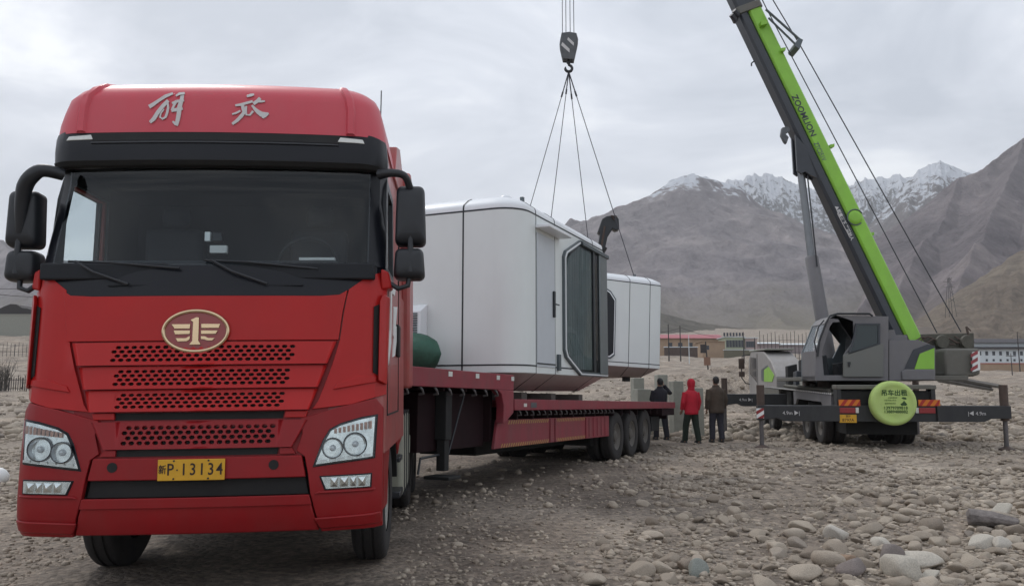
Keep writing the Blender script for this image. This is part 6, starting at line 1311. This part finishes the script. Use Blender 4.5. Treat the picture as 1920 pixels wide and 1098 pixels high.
# poles, posts
def pole(name, label, cat, px, Y, pyt, pyb=None, r=.07, lean=0, m=M_pole, group=None, arms=0):
    x, y, z = on_g(px, Y); zt = P(px,pyt,Y).z; th = MB(); th.tube([(0,0,-.5),(lean,0,zt-z)], [r*1.2,r*.8], 7)
    if arms:
        for k in range(arms): th.box(lean-.8,lean+.8,-.05,.05,zt-z-.5-.7*k,zt-z-.4-.7*k)
    o = th.build(name, m, None); o.location = (x,y,z); return tag(o, label, cat, group)
pole('utility_pole','dark post in front of the left end of the red roof','pole',1255,150,608,None,.11)
pole('utility_pole','dark post right beside the first one before the red roof','pole',1277,150,610,None,.11)
pole('flag_pole','thin white pole in front of the red roofed building','pole',1293,140,628,None,.07,0,M_whw)
pole('utility_pole','post at the left end of the pink building','pole',1396,150,622,None,.11)
pole('utility_pole','post at the right end of the pink building','pole',1417,150,633,None,.10)
pole('utility_pole','pole near the right edge beyond the perimeter wall','pole',1913,150,622,None,.09)
pole('street_lamp','thin lamp post in front of the white building','lamp post',1898,130,662,None,.07,0,M_pole,None,1)
th = thing('sign_post','leaning dark post carrying a small brown notice board','sign', on_g(1330,75), 0); x,y,z = on_g(1330,75); zt = P(1325,640,75).z-z
q = MB(); q.tube([(0,0,-.4),(-.28,0,zt)], [.07,.06], 7); q.build('post', M_pole, th); q = MB(); q.box(-.48,.12,-.08,-.02,zt*.42,zt*.62); q.build('board', mat('notice_brown',(.20,.11,.075),.8), th); q = MB(); q.box(-.78,-.22,-.06,-.02,zt*.72,zt*.93); q.build('board', M_pole, th)
prv = None; hts = [(1440,641,118),(1447,648,120),(1455,655,0)]
k = 0
for i in range(17):
    px = 1427+7.3*i; Y = 165; 
    pole('fence_post','thin tall fence post in the row behind the crane carrier','post',px,Y,620+ (i*7)%9,None,.06,0,M_pole,'tall fence posts behind the crane carrier')
x0,_,z0 = on_g(1424,165); x1,_,z1 = on_g(1550,165); q = MB()
for h in (1.0,2.2,3.4,4.6): q.tube([(x0+(x1-x0)*t,165,gz(x0+(x1-x0)*t,165)+h) for t in [j/8 for j in range(9)]], .03, 4)
tag(q.build('fence_wire', M_pole, None), 'strands of fence wire strung between the tall posts behind the carrier', 'wire')
# wires across the left village
def wire(a, b_, sag, lab, r=.03):
    q = MB(); a = Vector(a); b_ = Vector(b_); q.tube([a+(b_-a)*t-Vector((0,0,sag*4*t*(1-t))) for t in [j/12 for j in range(13)]], r, 4); tag(q.build('power_line', M_pole, None), lab, 'wire', None)
pa = P(1255,612,150); pb = P(1277,614,150); pc_ = P(1396,626,150); wire(P(1180,622,150), pb, .6, 'power line sagging towards the second dark post before the red roof'); wire(pb, pc_, 1.0, 'power line running from the dark posts to the pink building post')
# left edge
wire(P(-40,540,30), P(120,528,60), .2, 'upper wire running from the left edge pole', .014); wire(P(-40,548,30), P(120,556,60), .1, 'lower wire running from the left edge pole', .014)
house('perimeter_wall','long pale wall in the distance at the left edge','wall',-260,120,150,607,590,.5,M_conc,M_conc,1,.1)
q = MB(); rr = random.Random(2); x0 = P(-150,588,152).x; zz = P(0,588,152).z
poly = [(x0,zz-1)]+[(x0+1.1*k, zz+.9+rr.uniform(-.5,1.1)) for k in range(26)]+[(x0+28.5,zz-1)]
q.prism(poly, lambda u,v,w_: (u,w_,v), 153, 158); tag(q.build('scrap_heap', M_pole, None, smooth=0), 'dark heap of stacked material on top of the distant wall at the left', 'heap')
def picket(label, pxa, pxb, Y, pyt, pyb, n, group=None):
    a, b_ = P(pxa,pyb,Y), P(pxb,pyb,Y); z = gz(a.x,Y); h = (pyb-pyt)/FP*Y; th = thing('picket_fence', label, 'fence', (a.x,Y,z)); W = b_.x-a.x
    for k in range(n): q = MB(); xx = W*k/(n-1); q.tube([(xx,0,-.2),(xx,0,h*(1+.08*((k*5)%3)))], .028 if k % 6 else .05, 5); q.build('picket', M_pole, th)
    q = MB(); q.box(0,W,-.02,.02,h*.3,h*.3+.05); q.box(0,W,-.02,.02,h*.85,h*.85+.05); q.build('rail', M_pole, th)
picket('dark iron picket fence at the left edge, nearest the lorry', -60, 72, 60, 692, 722, 32)
picket('faint distant fence in front of the pale wall at the left', -60, 80, 110, 624, 645, 20)
sh_t = thing('bare_bush','leafless twiggy bush growing by the picket fence at the left edge','bush', on_g(8,56)); rr = random.Random(12)
q = MB()
for k in range(60):
    a = rr.uniform(0,6.28); l = rr.uniform(.9,2.3); t = rr.uniform(.1,.55); p1 = Vector((cos(a)*t*l*.5, sin(a)*t*l*.5, l*.55)); p2 = Vector((cos(a)*t*l*.8+rr.uniform(-.15,.15), sin(a)*t*l*.8, l)); q.tube([(cos(a)*.15,sin(a)*.15,-.1),p1,p2], [.022,.014,.005], 4)
    for j in range(3): d = p1+(p2-p1)*rr.uniform(.1,.9); q.tube([d, d+Vector((rr.uniform(-.3,.3),rr.uniform(-.3,.3),rr.uniform(.15,.5)))], [.01,.004], 3)
q.build('branches', M_wood, sh_t, smooth=0)
py_t = thing('pylon','faint lattice pylon standing on the tan hill at the right','pylon', (0,0,0)); p = P(1781,560,420); p.z = P(1781,556,420).z-3
q = MB()
for sx,sy in ((-1,-1),(1,-1),(1,1),(-1,1)): q.tube([(p.x+sx*2,420+sy*2,p.z-8),(p.x+sx*.3,420+sy*.3,p.z+13)], .13, 4)
for z_ in (0,4,8,11): w_ = 2-1.7*(z_+8)/21; q.tube([(p.x-w_,418+w_*0,p.z+z_),(p.x+w_,418,p.z+z_+2)], .09, 4); q.tube([(p.x+w_,418,p.z+z_),(p.x-w_,418,p.z+z_+2)], .09, 4)
for z_ in (8,11): q.tube([(p.x-3,420,p.z+z_),(p.x+3,420,p.z+z_)], .1, 4)
q.build('lattice', M_pole, py_t, smooth=0)
